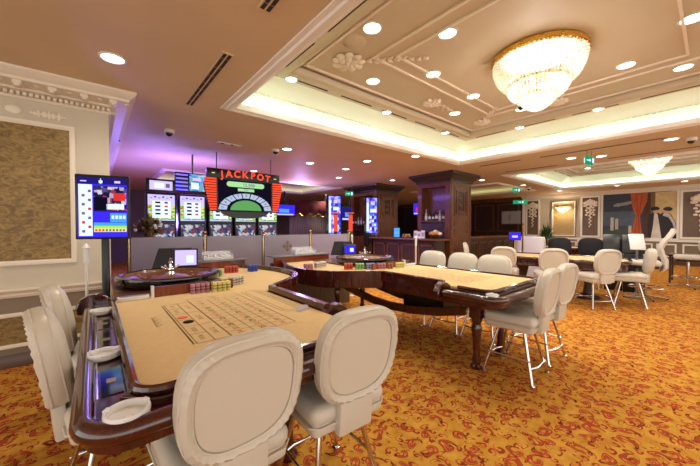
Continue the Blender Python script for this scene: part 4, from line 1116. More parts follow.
# ------------------------------------------------------------------ frosted partition with brass posts
YP = 5.6; px_ = [.39, 1.45, 2.5, 3.57, 4.64]
for i, x in enumerate(px_):
    mb = MB(); mb.lathe([(.07, 0), (.07, .015), (.03, .03), (.022, .05), (.022, 1.28), (.036, 1.29), (.036, 1.31), (.02, 1.325), (.035, 1.35), (.03, 1.375), (0, 1.39)], M['brass'], seg=16)
    tag(mb.build('partition_post', loc=(x, YP, 0), fix=False), ('brass post at the left end of the frosted partition beside the monitor pole', 'second brass post of the frosted partition, behind the near wheel', 'third brass post of the frosted partition, below the jackpot sign right edge', 'fourth brass post of the frosted partition, below the burgundy curtains', 'last brass post of the frosted partition, left of the rear column')[i], 'post')
for i in range(4):
    a, b = px_[i]+.03, px_[i+1]-.03
    t = thing('glass_partition', ('frosted glass panel behind the near wheel, leftmost of the partition', 'frosted glass panel below the jackpot sign', 'frosted glass panel with the dark cross emblem', 'frosted glass panel left of the rear wooden column')[i], 'glass panel', ((a+b)/2, YP, 0))
    w_ = (b-a)/2
    mb = MB(); mb.rbox(-w_, w_, -.006, .006, .06, 1.29, M['frost'], .002, 1); mb.build('glass', t, fix=False)
    mb = MB(); mb.rbox(-w_, w_, -.02, .02, .0, .06, M['brass'], .004, 1); mb.build('bottom_rail', t, fix=False)
    if i == 2:
        mb = MB(); T = face_mY(-.02, -.0075, 1.06)
        E = M['wainscot']
        for a_ in range(4):
            q = T @ Rz(a_*PI/2)
            mb.add([(-.02, .02, 0), (.02, .02, 0), (.02, .05, 0), (.045, .055, 0), (.035, .085, 0), (.012, .1, 0), (0, .115, 0), (-.012, .1, 0), (-.035, .085, 0), (-.045, .055, 0), (-.02, .05, 0)], [tuple(range(11))], E, False, q)
            mb.add([(.03, .03, 0), (.05, .035, 0), (.06, .06, 0), (.035, .05, 0)], [(0, 1, 2, 3)], E, False, q)
        flat(mb, -.02, .02, -.02, .02, E, T); mb.build('cross_emblem', t, fix=False)

# ------------------------------------------------------------------ slot machines
def slot_machine(x, y, label, rot=0, topper=False):
    t = thing('slot_machine', label, 'slot machine', (x, y, 0), rot)
    mb = MB(); mb.rbox(-.26, .26, -.05, .3, 0, .75, M['black'], .01); mb.rbox(-.25, .25, -.2, .3, .75, .95, M['black_gloss'], .02); mb.rbox(-.26, .26, -.02, .3, .95, 2.14, M['black'], .01); mb.build('cabinet', t, fix=False)
    mb = MB(); T = face_mY(0, -.021, 0)
    def R(x0, x1, y0, y1, m_, l=0): flat(mb, x0, x1, y0, y1, M[m_], T @ Tr(0, 0, .0005*(l+1)))
    R(-.235, .235, 1.58, 2.1, 'sc_lilac'); R(-.235, .235, 1.6, 1.72, 'sc_green2', 1); R(-.235, -.17, 1.6, 1.9, 'sc_green2', 1); R(.17, .235, 1.6, 1.9, 'sc_green2', 1)
    R(-.16, .16, 1.63, 1.98, 'sc_white', 2)
    for k in range(4):
        z = 1.70+k*.075
        R(-.11, -.02, z, z+.035, 'sc_black', 3); R(.05, .11, z, z+.035, 'sc_navy' if k % 2 else 'sc_red', 3)
    for k in range(6): R(-.2+k*.07, -.16+k*.07, 2.02+.02*(k % 2), 2.05+.02*(k % 2), 'sc_blue' if k % 2 else 'sc_teal', 2)
    for k in range(4): R(-.23, -.19, 1.62+k*.07, 1.65+k*.07, 'sc_red' if k % 2 else 'sc_teal', 2); R(.19, .23, 1.64+k*.07, 1.67+k*.07, 'sc_yellow', 2)
    mb.build('upper_screen', t, fix=False)
    mb = MB()
    R(-.22, .22, 1.12, 1.50, 'sc_reel')
    for k in range(5):
        for j in range(0): R(-.2+k*.083, -.13+k*.083, 1.15+j*.11, 1.24+j*.11, ('sc_white', 'sc_red', 'sc_teal', 'sc_black', 'sc_white', 'sc_lilac')[(k*2+j) % 6], 1)
    mb.build('reel_screen', t, fix=False)
    mb = MB()
    for k in range(5): mb.rbox(-.2+k*.085, -.14+k*.085, -.17, -.12, .945, .96, M['sc_white'], .004, 1)
    mb.build('buttons', t, fix=False)
    if topper:
        mb = MB(); mb.rbox(-.26, .26, .0, .08, 2.16, 2.42, M['black'], .006); top = mb.build('topper', t, fix=False)
        mb = MB(); T = face_mY(0, -.001, 0); R(-.2, .2, 2.2, 2.38, 'sc_lilac'); R(-.12, .05, 2.23, 2.34, 'sc_white', 1); R(.08, .15, 2.25, 2.33, 'sc_grey', 1); mb.build('topper_screen', top, fix=False)
    return t
for i, (x, lb) in enumerate(((1.05, 'slot machine with small topper screen, leftmost behind the partition'), (1.62, 'slot machine below the large blue overhead screen, second from left'), (2.2, 'slot machine left behind the jackpot sign'), (2.77, 'slot machine under the middle of the jackpot sign'), (3.33, 'slot machine under the right end of the jackpot sign'))):
    slot_machine(x, 7.2, lb, topper=(i == 0))
# overhead LED bars and blue screen
t = thing('overhead_display', 'blue lit striped panel and screen hanging above the left slot machines', 'display', (1.5, 7.2, 2.2))
mb = MB(); mb.rbox(-.2, .48, .0, .08, .0, .4, M['black'], .006); mb.build('casing', t, fix=False)
mb = MB(); T = face_mY(0, -.001, 0)
for k in range(5): flat(mb, -.19, .04, .02+k*.078, .05+k*.078, M['neon_blue'], T)
mb.build('light_bars', t, fix=False)
mb = MB(); flat(mb, .07, .47, .02, .38, M['sc_sea'], T); flat(mb, .1, .25, .06, .2, M['sc_white'], T @ Tr(0, 0, .0005)); flat(mb, .28, .44, .18, .33, M['sc_lblue'], T @ Tr(0, 0, .0005)); flat(mb, .13, .3, .24, .3, M['sc_lilac'], T @ Tr(0, 0, .001)); mb.build('screen', t, fix=False)
mb = MB(); mb.tube([(.14, .04, .4), (.14, .04, Zc-2.2)], .02, M['grey'], 8); mb.build('hanger', t, fix=False)

# ------------------------------------------------------------------ jackpot sign
t = thing('jackpot_sign', 'hanging red and black JACKPOT sign with lit wheel picture above the slot machines', 'sign', (2.56, 6.6, 1.78))
mb = MB(); mb.rbox(-.8, .8, 0, .1, .68, .88, M['black'], .01)
mb.prism([(-.62, 0), (.62, 0), (.62, .7), (-.62, .7)], -.08, -.0, M['black'], face_mY(0, 0, 0)); mb.prism(arc(0, .05, .62, PI, 2*PI, 16), -.08, 0, M['black'], face_mY(0, 0, 0) @ Matrix.Diagonal((.85, .26, 1, 1))); mb.build('backing', t, fix=False)
for sg in (-1, 1):
    mb = MB()
    pts = [(.61, .0), (.75, .0), (.78, .15), (.80, .3), (.84, .42), (.86, .55), (.83, .66), (.61, .68)]
    mb.prism([(sg*x, z) for x, z in pts], -.06, -.005, M['print_black'], face_mY(0, 0, 0))
    for k in range(13):
        z = .02+k*.052; xr = [p for p in pts[1:7]]
        xo = .75+ (.11*min(1, z/.55)); flat(mb, min(sg*.62, sg*xo), max(sg*.62, sg*xo), z, z+.036, M['neon_stripe'], face_mY(0, -.001, 0))
    mb.build('striped_wing', t, fix=False)
mb = MB(); vs = 'JACKPOT'
for i, ch in enumerate(vs):
    u = (i-3)/3.; put_text(mb, ch, .2, M['neon_red'], face_mY(-.02+u*.52+(.035 if i == 0 else 0), -.003, .76+.035*(1-u*u)) @ Rz(-u*.10), True)
mb.build('lettering', t, fix=False)
for sg in (-1, 1):
    mb = MB(); flat(mb, sg*.68-.03, sg*.68+.03, .77, .79, M['sc_yellow'], face_mY(0, -.003, 0)); mb.build('side_lamp', t, fix=False)
mb = MB()
def R(x0, x1, y0, y1, m_, l=0): flat(mb, x0, x1, y0, y1, M[m_], face_mY(0, -.001-.0006*l, 0))
R(-.59, .59, .02, .67, 'sc_black')
mb.prism(arc(.36, .56, .055, -PI/2, PI/2, 8)+arc(-.36, .56, .055, PI/2, 1.5*PI, 8), 0, .001, M['sc_pgreen'], face_mY(.0, -.003, .02))
put_text(mb, '15,500', .1, M['sc_navy'], face_mY(.06, -.006, .575))
R(-.18, .18, .44, .5, 'sc_pgreen', 2); put_text(mb, '3333', .05, M['sc_navy'], face_mY(0, -.004, .47))
for k in range(9):
    a0 = PI*(k+.06)/9; a1 = PI*(k+.94)/9; q = [(r*math.cos(a)*1.05, r*math.sin(a)*.66) for r, a in ((.56, a0), (.56, a1), (.4, a1), (.4, a0))]
    mb.add([(x, z+.03, 0) for x, z in q], [(0, 1, 2, 3)], M['sc_dimwhite'], False, face_mY(0, -.003, 0))
    am = (a0+a1)/2; put_text(mb, str((k*3) % 9+1), .08, M['sc_navy'], face_mY(.48*1.05*math.cos(am), -.004, .03+.48*.66*math.sin(am)) @ Rz(am-PI/2))
mb.add([(x, z+.03, 0) for x, z in [(p[0]*1.05, p[1]*.66) for p in arc(0, 0, .33, 0, PI, 16)]], [tuple(range(17))], M['sc_dimgreen'], False, face_mY(0, -.003, 0))
mb.build('lit_picture', t, fix=False)
mb = MB()
for sx in (-.6, .6): mb.tube([(sx, .05, .88), (sx, .05, Zc-1.78)], .012, M['grey'], 8)
mb.build('hanger', t, fix=False)

# ------------------------------------------------------------------ plants
def bush(name, x, y, z, r, h, n, mats, label, cat='plant', pot=None, droop=.3):
    t = thing(name, label, cat, (x, y, z))
    if pot:
        mb = MB(); mb.lathe([(pot*.7, 0), (pot, pot*1.6), (pot*1.1, pot*1.6), (pot*1.05, pot*1.75), (pot*.9, pot*1.7), (0, pot*1.5)], M['brass'], seg=20); mb.build('pot', t, fix=False)
    z0 = pot*1.5 if pot else 0
    mb = MB()
    for k in range(n):
        a = random.uniform(0, 2*PI); el = random.uniform(.15, 1.4); L = random.uniform(.6, 1)
        d = Vector((math.cos(a)*math.cos(el)*r, math.sin(a)*math.cos(el)*r, math.sin(el)*h))*L
        p0 = Vector((0, 0, z0)); p1 = p0+d*.6+Vector((0, 0, .03)); p2 = p0+d-Vector((0, 0, droop*r*math.cos(el)))
        side = Vector((-math.sin(a), math.cos(a), .2)).normalized()*random.uniform(.012, .028)
        mt = mats[k % len(mats)]
        up = Vector((0, 0, .006))
        mb.add([p0, p1+side, p2, p1-side, p1+up], [(0, 1, 4), (1, 2, 4), (2, 3, 4), (3, 0, 4)], mt)
    mb.build('foliage', t, fix=False)
    return t
# flower arrangement on a stand between display and partition
mb = MB(); mb.lathe([(.15, 0), (.15, .03), (.05, .06), (.05, 1.1), (.13, 1.14), (.13, 1.17)], M['base_brown'], seg=20); tag(mb.build('plant_stand', loc=(.72, 6.15, 0), fix=False), 'tall dark stand carrying the flower arrangement behind the partition', 'plant stand')
t = bush('flower_arrangement', .72, 6.15, 1.17, .34, .42, 260, [M['leaf'], M['leaf2'], M['leaf2'], M['flower']], 'bushy dried flower arrangement right of the blue display', 'flowers', .09, .2)
mb = MB()
for k in range(26):
    a = random.uniform(0, 2*PI); e = random.uniform(.1, 1.3); mb.sphere((.24*math.cos(a)*math.cos(e), .24*math.sin(a)*math.cos(e), .18+.24*math.sin(e)), .028, M['flower'] if k % 3 else M['cloth_white'], 6, 5)
mb.build('blossoms', t, fix=False)

# ------------------------------------------------------------------ wooden columns
def wood_column(x0, x1, y0, y1, label, niche=True):
    cx, cy = (x0+x1)/2, (y0+y1)/2
    t = thing('wooden_column', label, 'column', (cx, cy, 0)); L = (-cx, -cy, 0)
    def B(mb, n, par=t, bevel=0):
        o = mb.build(n, par, bevel=bevel)
        if par is t: o.location = L
        return o
    W = M['wood2']
    mb = MB()
    if niche:
        mb.box(x0+.3, x1, y0, y1, 0, 2.82, W); mb.box(x0, x0+.3, y0, y0+.16, 0, 2.82, W); mb.box(x0, x0+.3, y1-.14, y1, 0, 2.82, W)
        mb.box(x0, x0+.3, y0+.16, y1-.14, 0, 1.1, W); mb.box(x0, x0+.3, y0+.16, y1-.14, 2.62, 2.82, W)
    else: mb.box(x0, x1, y0, y1, 0, 2.82, W)
    B(mb, 'shaft')
    if niche:
        mb = MB(); mb.box(x0, x0+.3, y0+.16, y1-.14, 1.6, 1.64, W); mb.box(x0, x0+.3, y0+.16, y1-.14, 1.30, 1.56, M['wood3']); B(mb, 'niche_shelf')
    mb = MB()
    vs = []; prof = [(0, 2.74), (.03, 2.74), (.04, 2.80), (.10, 2.84), (.12, 2.88), (.19, 2.93), (.2, 2.97), (.2, 3.0), (0, 3.0)]
    n = len(prof)
    for sx, sy in ((0, 0), (1, 0), (1, 1), (0, 1)):
        for d, z in prof: vs.append(((x1+d if sx else x0-d), (y1+d if sy else y0-d), z))
    fs = [(i*n+k, ((i+1) % 4)*n+k, ((i+1) % 4)*n+k+1, i*n+k+1) for i in range(4) for k in range(n-1)]
    mb.add(vs, fs, M['wood3']); B(mb, 'crown_moulding')
    # panelled faces
    mb = MB(); y = y0-.0
    def fr(a0, a1, z0, z1, w_=.035, t_=.02):
        mb.box(a0, a1, y-t_, y, z1-w_, z1, W); mb.box(a0, a1, y-t_, y, z0, z0+w_, W); mb.box(a0, a0+w_, y-t_, y, z0+w_, z1-w_, W); mb.box(a1-w_, a1, y-t_, y, z0+w_, z1-w_, W)
    fr(x0+.04, x1-.04, .12, 2.72, .05, .015)
    fr(x0+.2, x1-.2, 1.75, 2.6); fr(x0+.3, x1-.3, 1.85, 2.5, .02, .03)
    for z in (1.0, 1.3, 1.55): fr(x0+.2, x1-.2, z-.07, z+.09, .03)
    fr(x0+.2, x1-.2, .2, .85)
    B(mb, 'panel_moulding')
    # carved bosses in the tall panel
    mb = MB()
    for z in (2.0, 2.2, 2.38): mb.sphere(((x0+x1)/2, y, z), .09, M['wood3'], 12, 8, (1, .2, .8))
    for dx in (-.12, .12): mb.rbox((x0+x1)/2+dx-.015, (x0+x1)/2+dx+.015, y-.02, y, 1.92, 2.45, M['wood3'], .005, 1)
    B(mb, 'carving')
    mb = MB(); mb.box(x0-.02, x1+.02, y0-.02, y1+.02, 0, .12, M['wood3']); B(mb, 'plinth')
wood_column(7.65, 8.78, 4.78, 5.9, 'brown panelled wooden column with bottle niche in the middle of the room')
wood_column(7.8, 8.95, 7.85, 9.25, 'darker wooden column farther back behind the glowing slot totem')
def bottle(x, y, z, mat, s, label):
    mb = MB(); mb.lathe([(.034*s, 0), (.036*s, .01), (.036*s, .17*s), (.028*s, .2*s), (.013*s, .225*s), (.013*s, .29*s), (.016*s, .29*s), (.016*s, .31*s), (0, .31*s)], M[mat], seg=14)
    mb.lathe([(.0368*s, .05*s), (.0368*s, .13*s)], M['cloth_white'], seg=14, cap=False)
    return tag(mb.build('bottle', loc=(x, y, z), fix=False), label, 'bottle', 'bottles in the column niche')
for k, (y, mt, s_, lb) in enumerate(((5.68, 'glass_clear', 1.1, 'pale bottle at the left end of the column niche shelf'), (5.55, 'glass_green', 1.0, 'dark bottle second from left on the niche shelf'), (5.43, 'glass_green', .9, 'short dark bottle third from left on the niche shelf'), (5.31, 'glass_green', 1.1, 'tall dark bottle in the middle of the niche shelf'), (5.2, 'glass_clear', .95, 'pale bottle right of centre on the niche shelf'), (5.08, 'glass_green', 1.0, 'dark bottle second from right on the niche shelf'), (4.99, 'glass_clear', .9, 'pale bottle at the right end of the niche shelf'))):
    bottle(7.78, y, 1.64, mt, s_, lb)

mb = MB(); mb.box(7.62, 7.8, 8.0, 9.15, 1.5, 1.54, M['wood2']); tag(mb.build('wall_shelf'), 'short wooden shelf with bottles on the rear dark column', 'shelf')
for k in range(7):
    lab = 'small bottle on the shelf of the rear dark column'
    o = bottle(7.71, 8.1+.155*k, 1.54, 'glass_clear' if k in (0, 3, 4) else 'glass_green', .9, lab); o['group'] = 'bottles on the rear column shelf'

# bar counters
def bar(x0, x1, y0, y1, label, h=1.12):
    cx, cy = (x0+x1)/2, (y0+y1)/2
    t = thing('bar_counter', label, 'bar counter', (cx, cy, 0)); a, b = (x1-x0)/2, (y1-y0)/2
    mb = MB(); mb.box(-a+.1, a-.1, -b+.1, b-.1, 0, h-.05, M['wood3']); mb.build('body', t)
    mb = MB(); mb.rbox(-a, a, -b, b, h-.05, h, M['wood2'], .012); mb.build('counter_top', t, fix=False)
    mb = MB()
    if b > a:
        k = -b+.2
        while k < b-.6: 
            for z0, z1 in ((.15, .95),):
                mb.box(-a+.08, -a+.1, k, k+.5, z1-.04, z1, M['wood2']); mb.box(-a+.08, -a+.1, k, k+.5, z0, z0+.04, M['wood2']); mb.box(-a+.08, -a+.1, k, k+.04, z0, z1, M['wood2']); mb.box(-a+.08, -a+.1, k+.46, k+.5, z0, z1, M['wood2'])
            k += .6
    else:
        k = -a+.2
        while k < a-.6:
            mb.box(k, k+.5, -b+.08, -b+.1, .91, .95, M['wood2']); mb.box(k, k+.5, -b+.08, -b+.1, .15, .19, M['wood2']); mb.box(k, k+.04, -b+.08, -b+.1, .15, .95, M['wood2']); mb.box(k+.46, k+.5, -b+.08, -b+.1, .15, .95, M['wood2'])
            k += .6
    mb.build('panel_moulding', t, fix=False)
bar(7.0, 7.6, 4.75, 7.4, 'dark wooden bar counter in front of the brown column niche')
bar(9.0, 12.6, 4.95, 5.55, 'dark wooden bar counter right of the brown column')
# things on the bar
t = thing('basket_of_flowers', 'low bowl of orange and cream flowers on the bar below the bottles', 'bowl', (7.25, 4.98, 1.12))
mb = MB(); mb.lathe([(.08, 0), (.1, .01), (.17, .1), (.18, .1), (.1, .02), (0, .015)], M['base_brown'], seg=20); mb.build('bowl', t, fix=False)
mb = MB()
for k in range(26):
    a = random.uniform(0, 2*PI); r = random.uniform(0, .16); mb.sphere((r*math.cos(a), r*math.sin(a), .14+.08*(1-r/.16)), .04, M['bread'] if k % 3 else M['cloth_white'], 7, 5)
mb.build('flowers', t, fix=False)
t = thing('leaflet_stand', 'white and lilac leaflet holder on the bar left of the flower bowl', 'leaflet holder', (7.2, 5.5, 1.12), -PI/2)
mb = MB(); mb.rbox(-.2, .2, -.06, .06, 0, .01, M['acrylic'], .002, 1)
for k, (x, h_) in enumerate(((-.13, .22), (0, .2), (.13, .23))): mb.rbox(x-.06, x+.06, .0, .02, .01, h_, M['cloth_white'], .002, 1, ); mb.rbox(x-.04, x+.04, -.002, .0, .06, h_-.06, M['chip_lilac'], .0008, 1)
mb.build('leaflets', t, fix=False)
mb = MB()
for k in range(14):
    a = random.uniform(0, 2*PI); r = random.uniform(0, .13); mb.sphere((r*math.cos(a), r*math.sin(a), .05+.05*random.random()), .04, M['bread'] if k % 2 else M['flower'], 7, 5)
mb.lathe([(.07, 0), (.15, .05), (.14, .05), (.05, .01), (0, .01)], M['whitep'], seg=18)
tag(mb.build('snack_dish', loc=(7.2, 5.95, 1.12), fix=False), 'white dish of orange snacks on the bar right of the blue tablet', 'dish')
for x, y, w_, h_, z, lb in ((7.2, 6.35, .2, .32, 1.12, 'glowing blue tablet display standing on the bar counter'),):
    t = thing('tablet_display', lb, 'tablet', (x, y, z), math.radians(-50))
    mb = MB(); mb.rbox(-w_/2, w_/2, -.01, .01, .0, h_, M['black'], .006); mb.rbox(-.06, .06, -.06, .08, 0, .01, M['black'], .003, 1); mb.build('casing', t, fix=False)
    mb = MB(); flat(mb, -w_/2+.015, w_/2-.015, .02, h_-.02, M['sc_lblue'], face_mY(0, -.011, 0)); flat(mb, -w_*.3, w_*.3, .12, .2, M['sc_teal'], face_mY(0, -.012, 0)); mb.build('screen', t, fix=False)
# glowing totem in front of rear column
def totem(x, y, rot, label, z0=1.25, z1=2.45, w_=.36):
    t = thing('slot_totem', label, 'slot machine', (x, y, 0), rot)
    mb = MB(); mb.rbox(-w_/2-.08, w_/2+.04, .0, .25, 0, z1+.05, M['black_gloss'], .01); mb.build('cabinet', t, fix=False)
    mb = MB(); T = face_mY(0, -.001, 0)
    def R(x0, x1, y0, y1, m_, l=0): flat(mb, x0, x1, y0, y1, M[m_], T @ Tr(0, 0, .0006*(l+1)))
    R(-w_/2, w_/2, z0, z1, 'sc_violet'); R(-w_/2, -w_/2+.08, z0+.05, z1-.15, 'sc_white', 1)
    for k in range(4):
        for j in range(3): R(-.06+j*.075, -.005+j*.075, z0+.1+k*.13, z0+.19+k*.13, ('sc_white', 'sc_navy', 'sc_lilac')[(j+k) % 3], 1)
    R(-.05, .15, z1-.5, z1-.38, 'sc_white', 1); R(-.03, .1, z1-.25, z1-.12, 'sc_lilac', 1)
    mb.build('screen', t, fix=False)
totem(7.35, 7.62, -.75, 'tall slot totem with bright blue screen in front of the rear column')
totem(6.6, 8.75, -.5, 'tall slot totem glowing violet, left of the rear column', 1.2, 2.55, .42)
for x, y, lb in ((6.3, 8.3, 'slim red topped gaming post, left of the violet totem'), (6.75, 8.05, 'slim red topped gaming post, right of the violet totem')):
    mb = MB(); mb.rbox(-.06, .06, -.06, .06, 0, 1.9, M['black'], .006); mb.rbox(-.065, .065, -.07, -.055, 1.3, 1.86, M['neon_stripe'], .003, 1); mb.rbox(-.13, .13, -.08, .08, 1.9, 1.95, M['print_red'], .01)
    tag(mb.build('gaming_post', loc=(x, y, 0), rotz=-.6, fix=False), lb, 'post')
# televisions, curtains in the back left
def tv(x, y, z, w_, h_, rot, label, m1='sc_blue', m2='sc_lblue'):
    t = thing('television', label, 'television', (x, y, z), rot)
    mb = MB(); mb.rbox(-w_/2, w_/2, 0, .06, 0, h_, M['black'], .008); mb.rbox(-.03, .03, .02, .05, h_, Zc-z, M['black'], .004); mb.build('casing', t, fix=False)
    mb = MB(); T = face_mY(0, -.001, 0); flat(mb, -w_/2+.03, w_/2-.03, .03, h_-.03, M[m1], T); flat(mb, -w_*.25, w_*.2, h_*.3, h_*.6, M[m2], T @ Tr(0, 0, .001)); flat(mb, -w_*.4, w_*.4, .05, h_*.2, M['sc_lilac'], T @ Tr(0, 0, .0015)); mb.build('screen', t, fix=False)
tv(6.35, 12, 1.92, 1.0, .52, -.1, 'wall television with blue picture left of the burgundy curtains')
tv(9.75, 11.7, 1.75, .95, .7, -.3, 'television with pale blue picture right of the burgundy curtains', 'sc_navy', 'sc_lblue')
tv(9.7, 7.4, 1.9, .5, .5, -.9, 'small television with blue picture right of the rear column', 'sc_blue', 'sc_red')
t = thing('stage_curtain', 'beige drapes under a scalloped burgundy valance with gold trim in the back', 'curtain', (7.55, 12.4, 0))
mb = MB(); n = 90; vs = []; fs = []
for i in range(n+1):
    x = -.75+1.9*i/n; y = .06*math.sin(i*1.1)
    vs += [(x, y, .05), (x, y*.7, 2.2)]
for i in range(n): fs.append((2*i, 2*i+2, 2*i+3, 2*i+1))
mb.add(vs, fs, M['drape'], True); d_ = mb.build('drape', t, fix=False); sdm = d_.modifiers.new('t', 'SOLIDIFY'); sdm.thickness = .012
mb = MB(); vs = []; fs = []; trim = []
for i in range(n+1):
    x = -.85+2.1*i/n; sc_ = abs(math.sin(PI*(i/n)*4)); zb = 2.08-.14*sc_; vs += [(x, -.12, zb), (x, -.12+.02*math.sin(i*2.1), 2.7)]; trim.append((x, -.13, zb))
for i in range(n): fs.append((2*i, 2*i+2, 2*i+3, 2*i+1))
mb.add(vs, fs, M['burgundy'], True); v_ = mb.build('valance', t, fix=False); sdm = v_.modifiers.new('t', 'SOLIDIFY'); sdm.thickness = .015
mb = MB(); mb.tube(trim, .022, M['gold'], 6); mb.build('gold_trim', t, fix=False)
mb = MB(); mb.lathe([(.25, 0), (.25, .1), (.2, .12), (.2, 2.8), (.26, 2.9), (.26, 3.0)], M['wainscot'], seg=20); tag(mb.build('round_pillar', loc=(8.9, 12.3, 0), fix=False), 'round taupe pillar between the curtains and the rear television', 'pillar')
mb = MB(); mb.box(-1.6, 1.6, -.3, .3, 0, 1.1, M['wood3']); mb.rbox(-1.65, 1.65, -.35, .35, 1.1, 1.14, M['black_gloss'], .01); tag(mb.build('cashier_counter', loc=(7.2, 10.9, 0), fix=False), 'low dark counter in front of the burgundy curtains', 'counter')

# ------------------------------------------------------------------ far card table and surroundings
def card_table(cx, cy, a, b, rot, label, h=.8):
    t = thing('card_table', label, 'card table', (cx, cy, 0), rot)
    def el(k, n=36): return [(math.copysign(abs(math.cos(q))**.55, math.cos(q))*(a+k), math.copysign(abs(math.sin(q))**.55, math.sin(q))*(b+k)) for q in [2*PI*i/n for i in range(n)]]
    mb = MB(); mb.prism(el(0), h-.03, h, M['felt']); mb.build('felt_top', t)
    mb = MB(); mb.tube([(x, y, h-.01) for x, y in el(.03)], .035, M['wood'], 10, True); mb.build('padded_rim', t)
    mb = MB(); mb.prism(el(.0), h-.17, h-.031, M['wood']); mb.build('apron', t, bevel=.01)
    for sy in (-1, 1):
        mb = MB(); mb.lathe([(.2, 0), (.2, .04), (.09, .1), (.07, .3), (.11, .5), (.14, h-.17)], M['wood3'], (0, sy*b*.5, 0), 16); mb.build('pedestal', t, fix=False)
    mb = MB(); z = h+.001
    for k in range(7):
        y = -b*.7+k*b*.233; q = [(-a*.5, y-.05, z), (-a*.3, y-.05, z), (-a*.3, y+.05, z), (-a*.5, y+.05, z)]
        mb.tube(q, .003, M['print'], 4, True)
    mb.build('betting_layout', t, fix=False)
card_table(7.65, 2.25, .62, 1.2, .12, 'far card table with beige felt, surrounded by cream chairs')
card_table(11.6, 3.0, .6, 1.0, .3, 'farthest card table with beige felt beyond the black chairs', .8)

t = thing('covered_machine', 'white cloth covered machine tinted lilac, right of the blue sign', 'covered machine', (9.4, 3.35, 0), .25)
mb = MB()
n = 60; prof = []
for i in range(n):
    q = 2*PI*i/n; x = math.copysign(abs(math.cos(q))**.4, math.cos(q))*.33; y = math.copysign(abs(math.sin(q))**.4, math.sin(q))*.36; prof.append((x, y))
vs = []; fs = []
for zi, (z, k, w_) in enumerate(((.02, 1.05, .03), (.5, 1.03, .02), (1.1, 1.0, .006), (1.17, .95, 0), (1.18, .7, 0))):
    for i, (x, y) in enumerate(prof): vs.append((x*(k+w_*math.sin(i*1.3)), y*(k+w_*math.sin(i*1.3)), z))
for zi in range(4):
    for i in range(n): fs.append((zi*n+i, zi*n+(i+1) % n, (zi+1)*n+(i+1) % n, (zi+1)*n+i))
fs.append([4*n+i for i in range(n)]); mb.add(vs, fs, M['cloth_white'], True); mb.build('dust_cover', t, fix=False)
mb = MB()
for k in range(4): mb.rbox(-.12+k*.08, -.08+k*.08, -.1, .1, 1.17, 1.2, M['chip_lilac'], .008, 1)
mb.build('folded_top', t, fix=False)
t = thing('blue_table_sign', 'small glowing blue sign on a brass post left of the white covered machine', 'sign', (8.5, 3.4, 0), -.9)
mb = MB(); mb.lathe([(.12, 0), (.12, .02), (.015, .04), (.015, 1.12)], M['brass'], seg=14); mb.build('post', t, fix=False)
mb = MB(); mb.rbox(-.15, .15, -.02, .02, 1.1, 1.32, M['black'], .005); s_ = mb.build('sign_casing', t, fix=False)
mb = MB(); flat(mb, -.14, .14, 1.115, 1.305, M['sc_blue'], face_mY(0, -.021, 0)); flat(mb, -.07, .07, 1.17, 1.23, M['sc_lilac'], face_mY(0, -.022, 0)); mb.build('screen', s_, fix=False)
for x, y in ((8.75, 3.3),):
    mb = MB(); mb.lathe([(.14, 0), (.14, .02), (.02, .04), (.02, 1.5), (.03, 1.52), (0, 1.56)], M['brass'], seg=14); tag(mb.build('brass_pole', loc=(x, y, 0), fix=False), 'slim brass pole in front of the white covered machine', 'pole')
mb = MB(); mb.rbox(-.2, .2, -.2, .2, 0, .75, M['wood3'], .01); tag(mb.build('plant_pedestal', loc=(12.6, 3.95, 0), fix=False), 'dark pedestal under the potted plant by the far wall', 'pedestal')
bush('potted_plant', 12.6, 3.95, .75, .5, .75, 170, [M['leaf']], 'green leafy potted plant right of the white covered machine', 'plant', .14, .3)
# white cabinets against the wood wall
t = thing('glass_cabinet', 'pale glass fronted cabinet on the wood panelled wall', 'cabinet', (16.7, 6.9, 1.6)); t.scale = (1, .55, .72)
mb = MB(); mb.box(-.1, .25, -.75, .75, 0, .95, M['grey']); mb.build('body', t, bevel=.01)
for sg in (-1, 1):
    mb = MB(); mb.rbox(-.13, -.1, sg*.37-.34, sg*.37+.34, .04, .91, M['acrylic'], .004, 1); d = mb.build('door', t, fix=False)
    mb = MB(); mb.rbox(-.15, -.13, sg*.1-.015, sg*.1+.015, .3, .6, M['black'], .003, 1); mb.build('handle', d, fix=False)

# black consoles with white tablet, tall table
def console(x, y, rot, label):
    t = thing('betting_console', label, 'console', (x, y, 0), rot)
    mb = MB(); mb.rbox(-.16, .16, -.1, .15, 0, .85, M['black'], .01); mb.build('pedestal', t, fix=False)
    mb = MB(); mb.rbox(-.19, .19, -.03, .03, 0, .44, M['black'], .01, 2, Tr(0, -.02, .86) @ Matrix.Rotation(-.35, 4, 'X')); mb.build('monitor', t, fix=False)
console(9.25, 1.52, -1.35, 'black betting console beyond the far card table, left of two')
console(9.15, 1.17, -1.45, 'black betting console beyond the far card table, beside the white tablet')
t = thing('white_tablet', 'large tilted white tablet on a stand beside the black consoles', 'tablet', (8.5, 1.03, 0), -1.2)
mb = MB(); mb.lathe([(.18, 0), (.18, .02), (.02, .04), (.02, .98)], M['grey'], seg=14); mb.build('stand', t, fix=False)
mb = MB(); mb.rbox(-.12, .12, -.015, .015, -.16, .2, M['whitep'], .01, 2, Tr(0, 0, 1.13) @ Matrix.Rotation(-.5, 4, 'X')); mb.build('panel', t, fix=False)

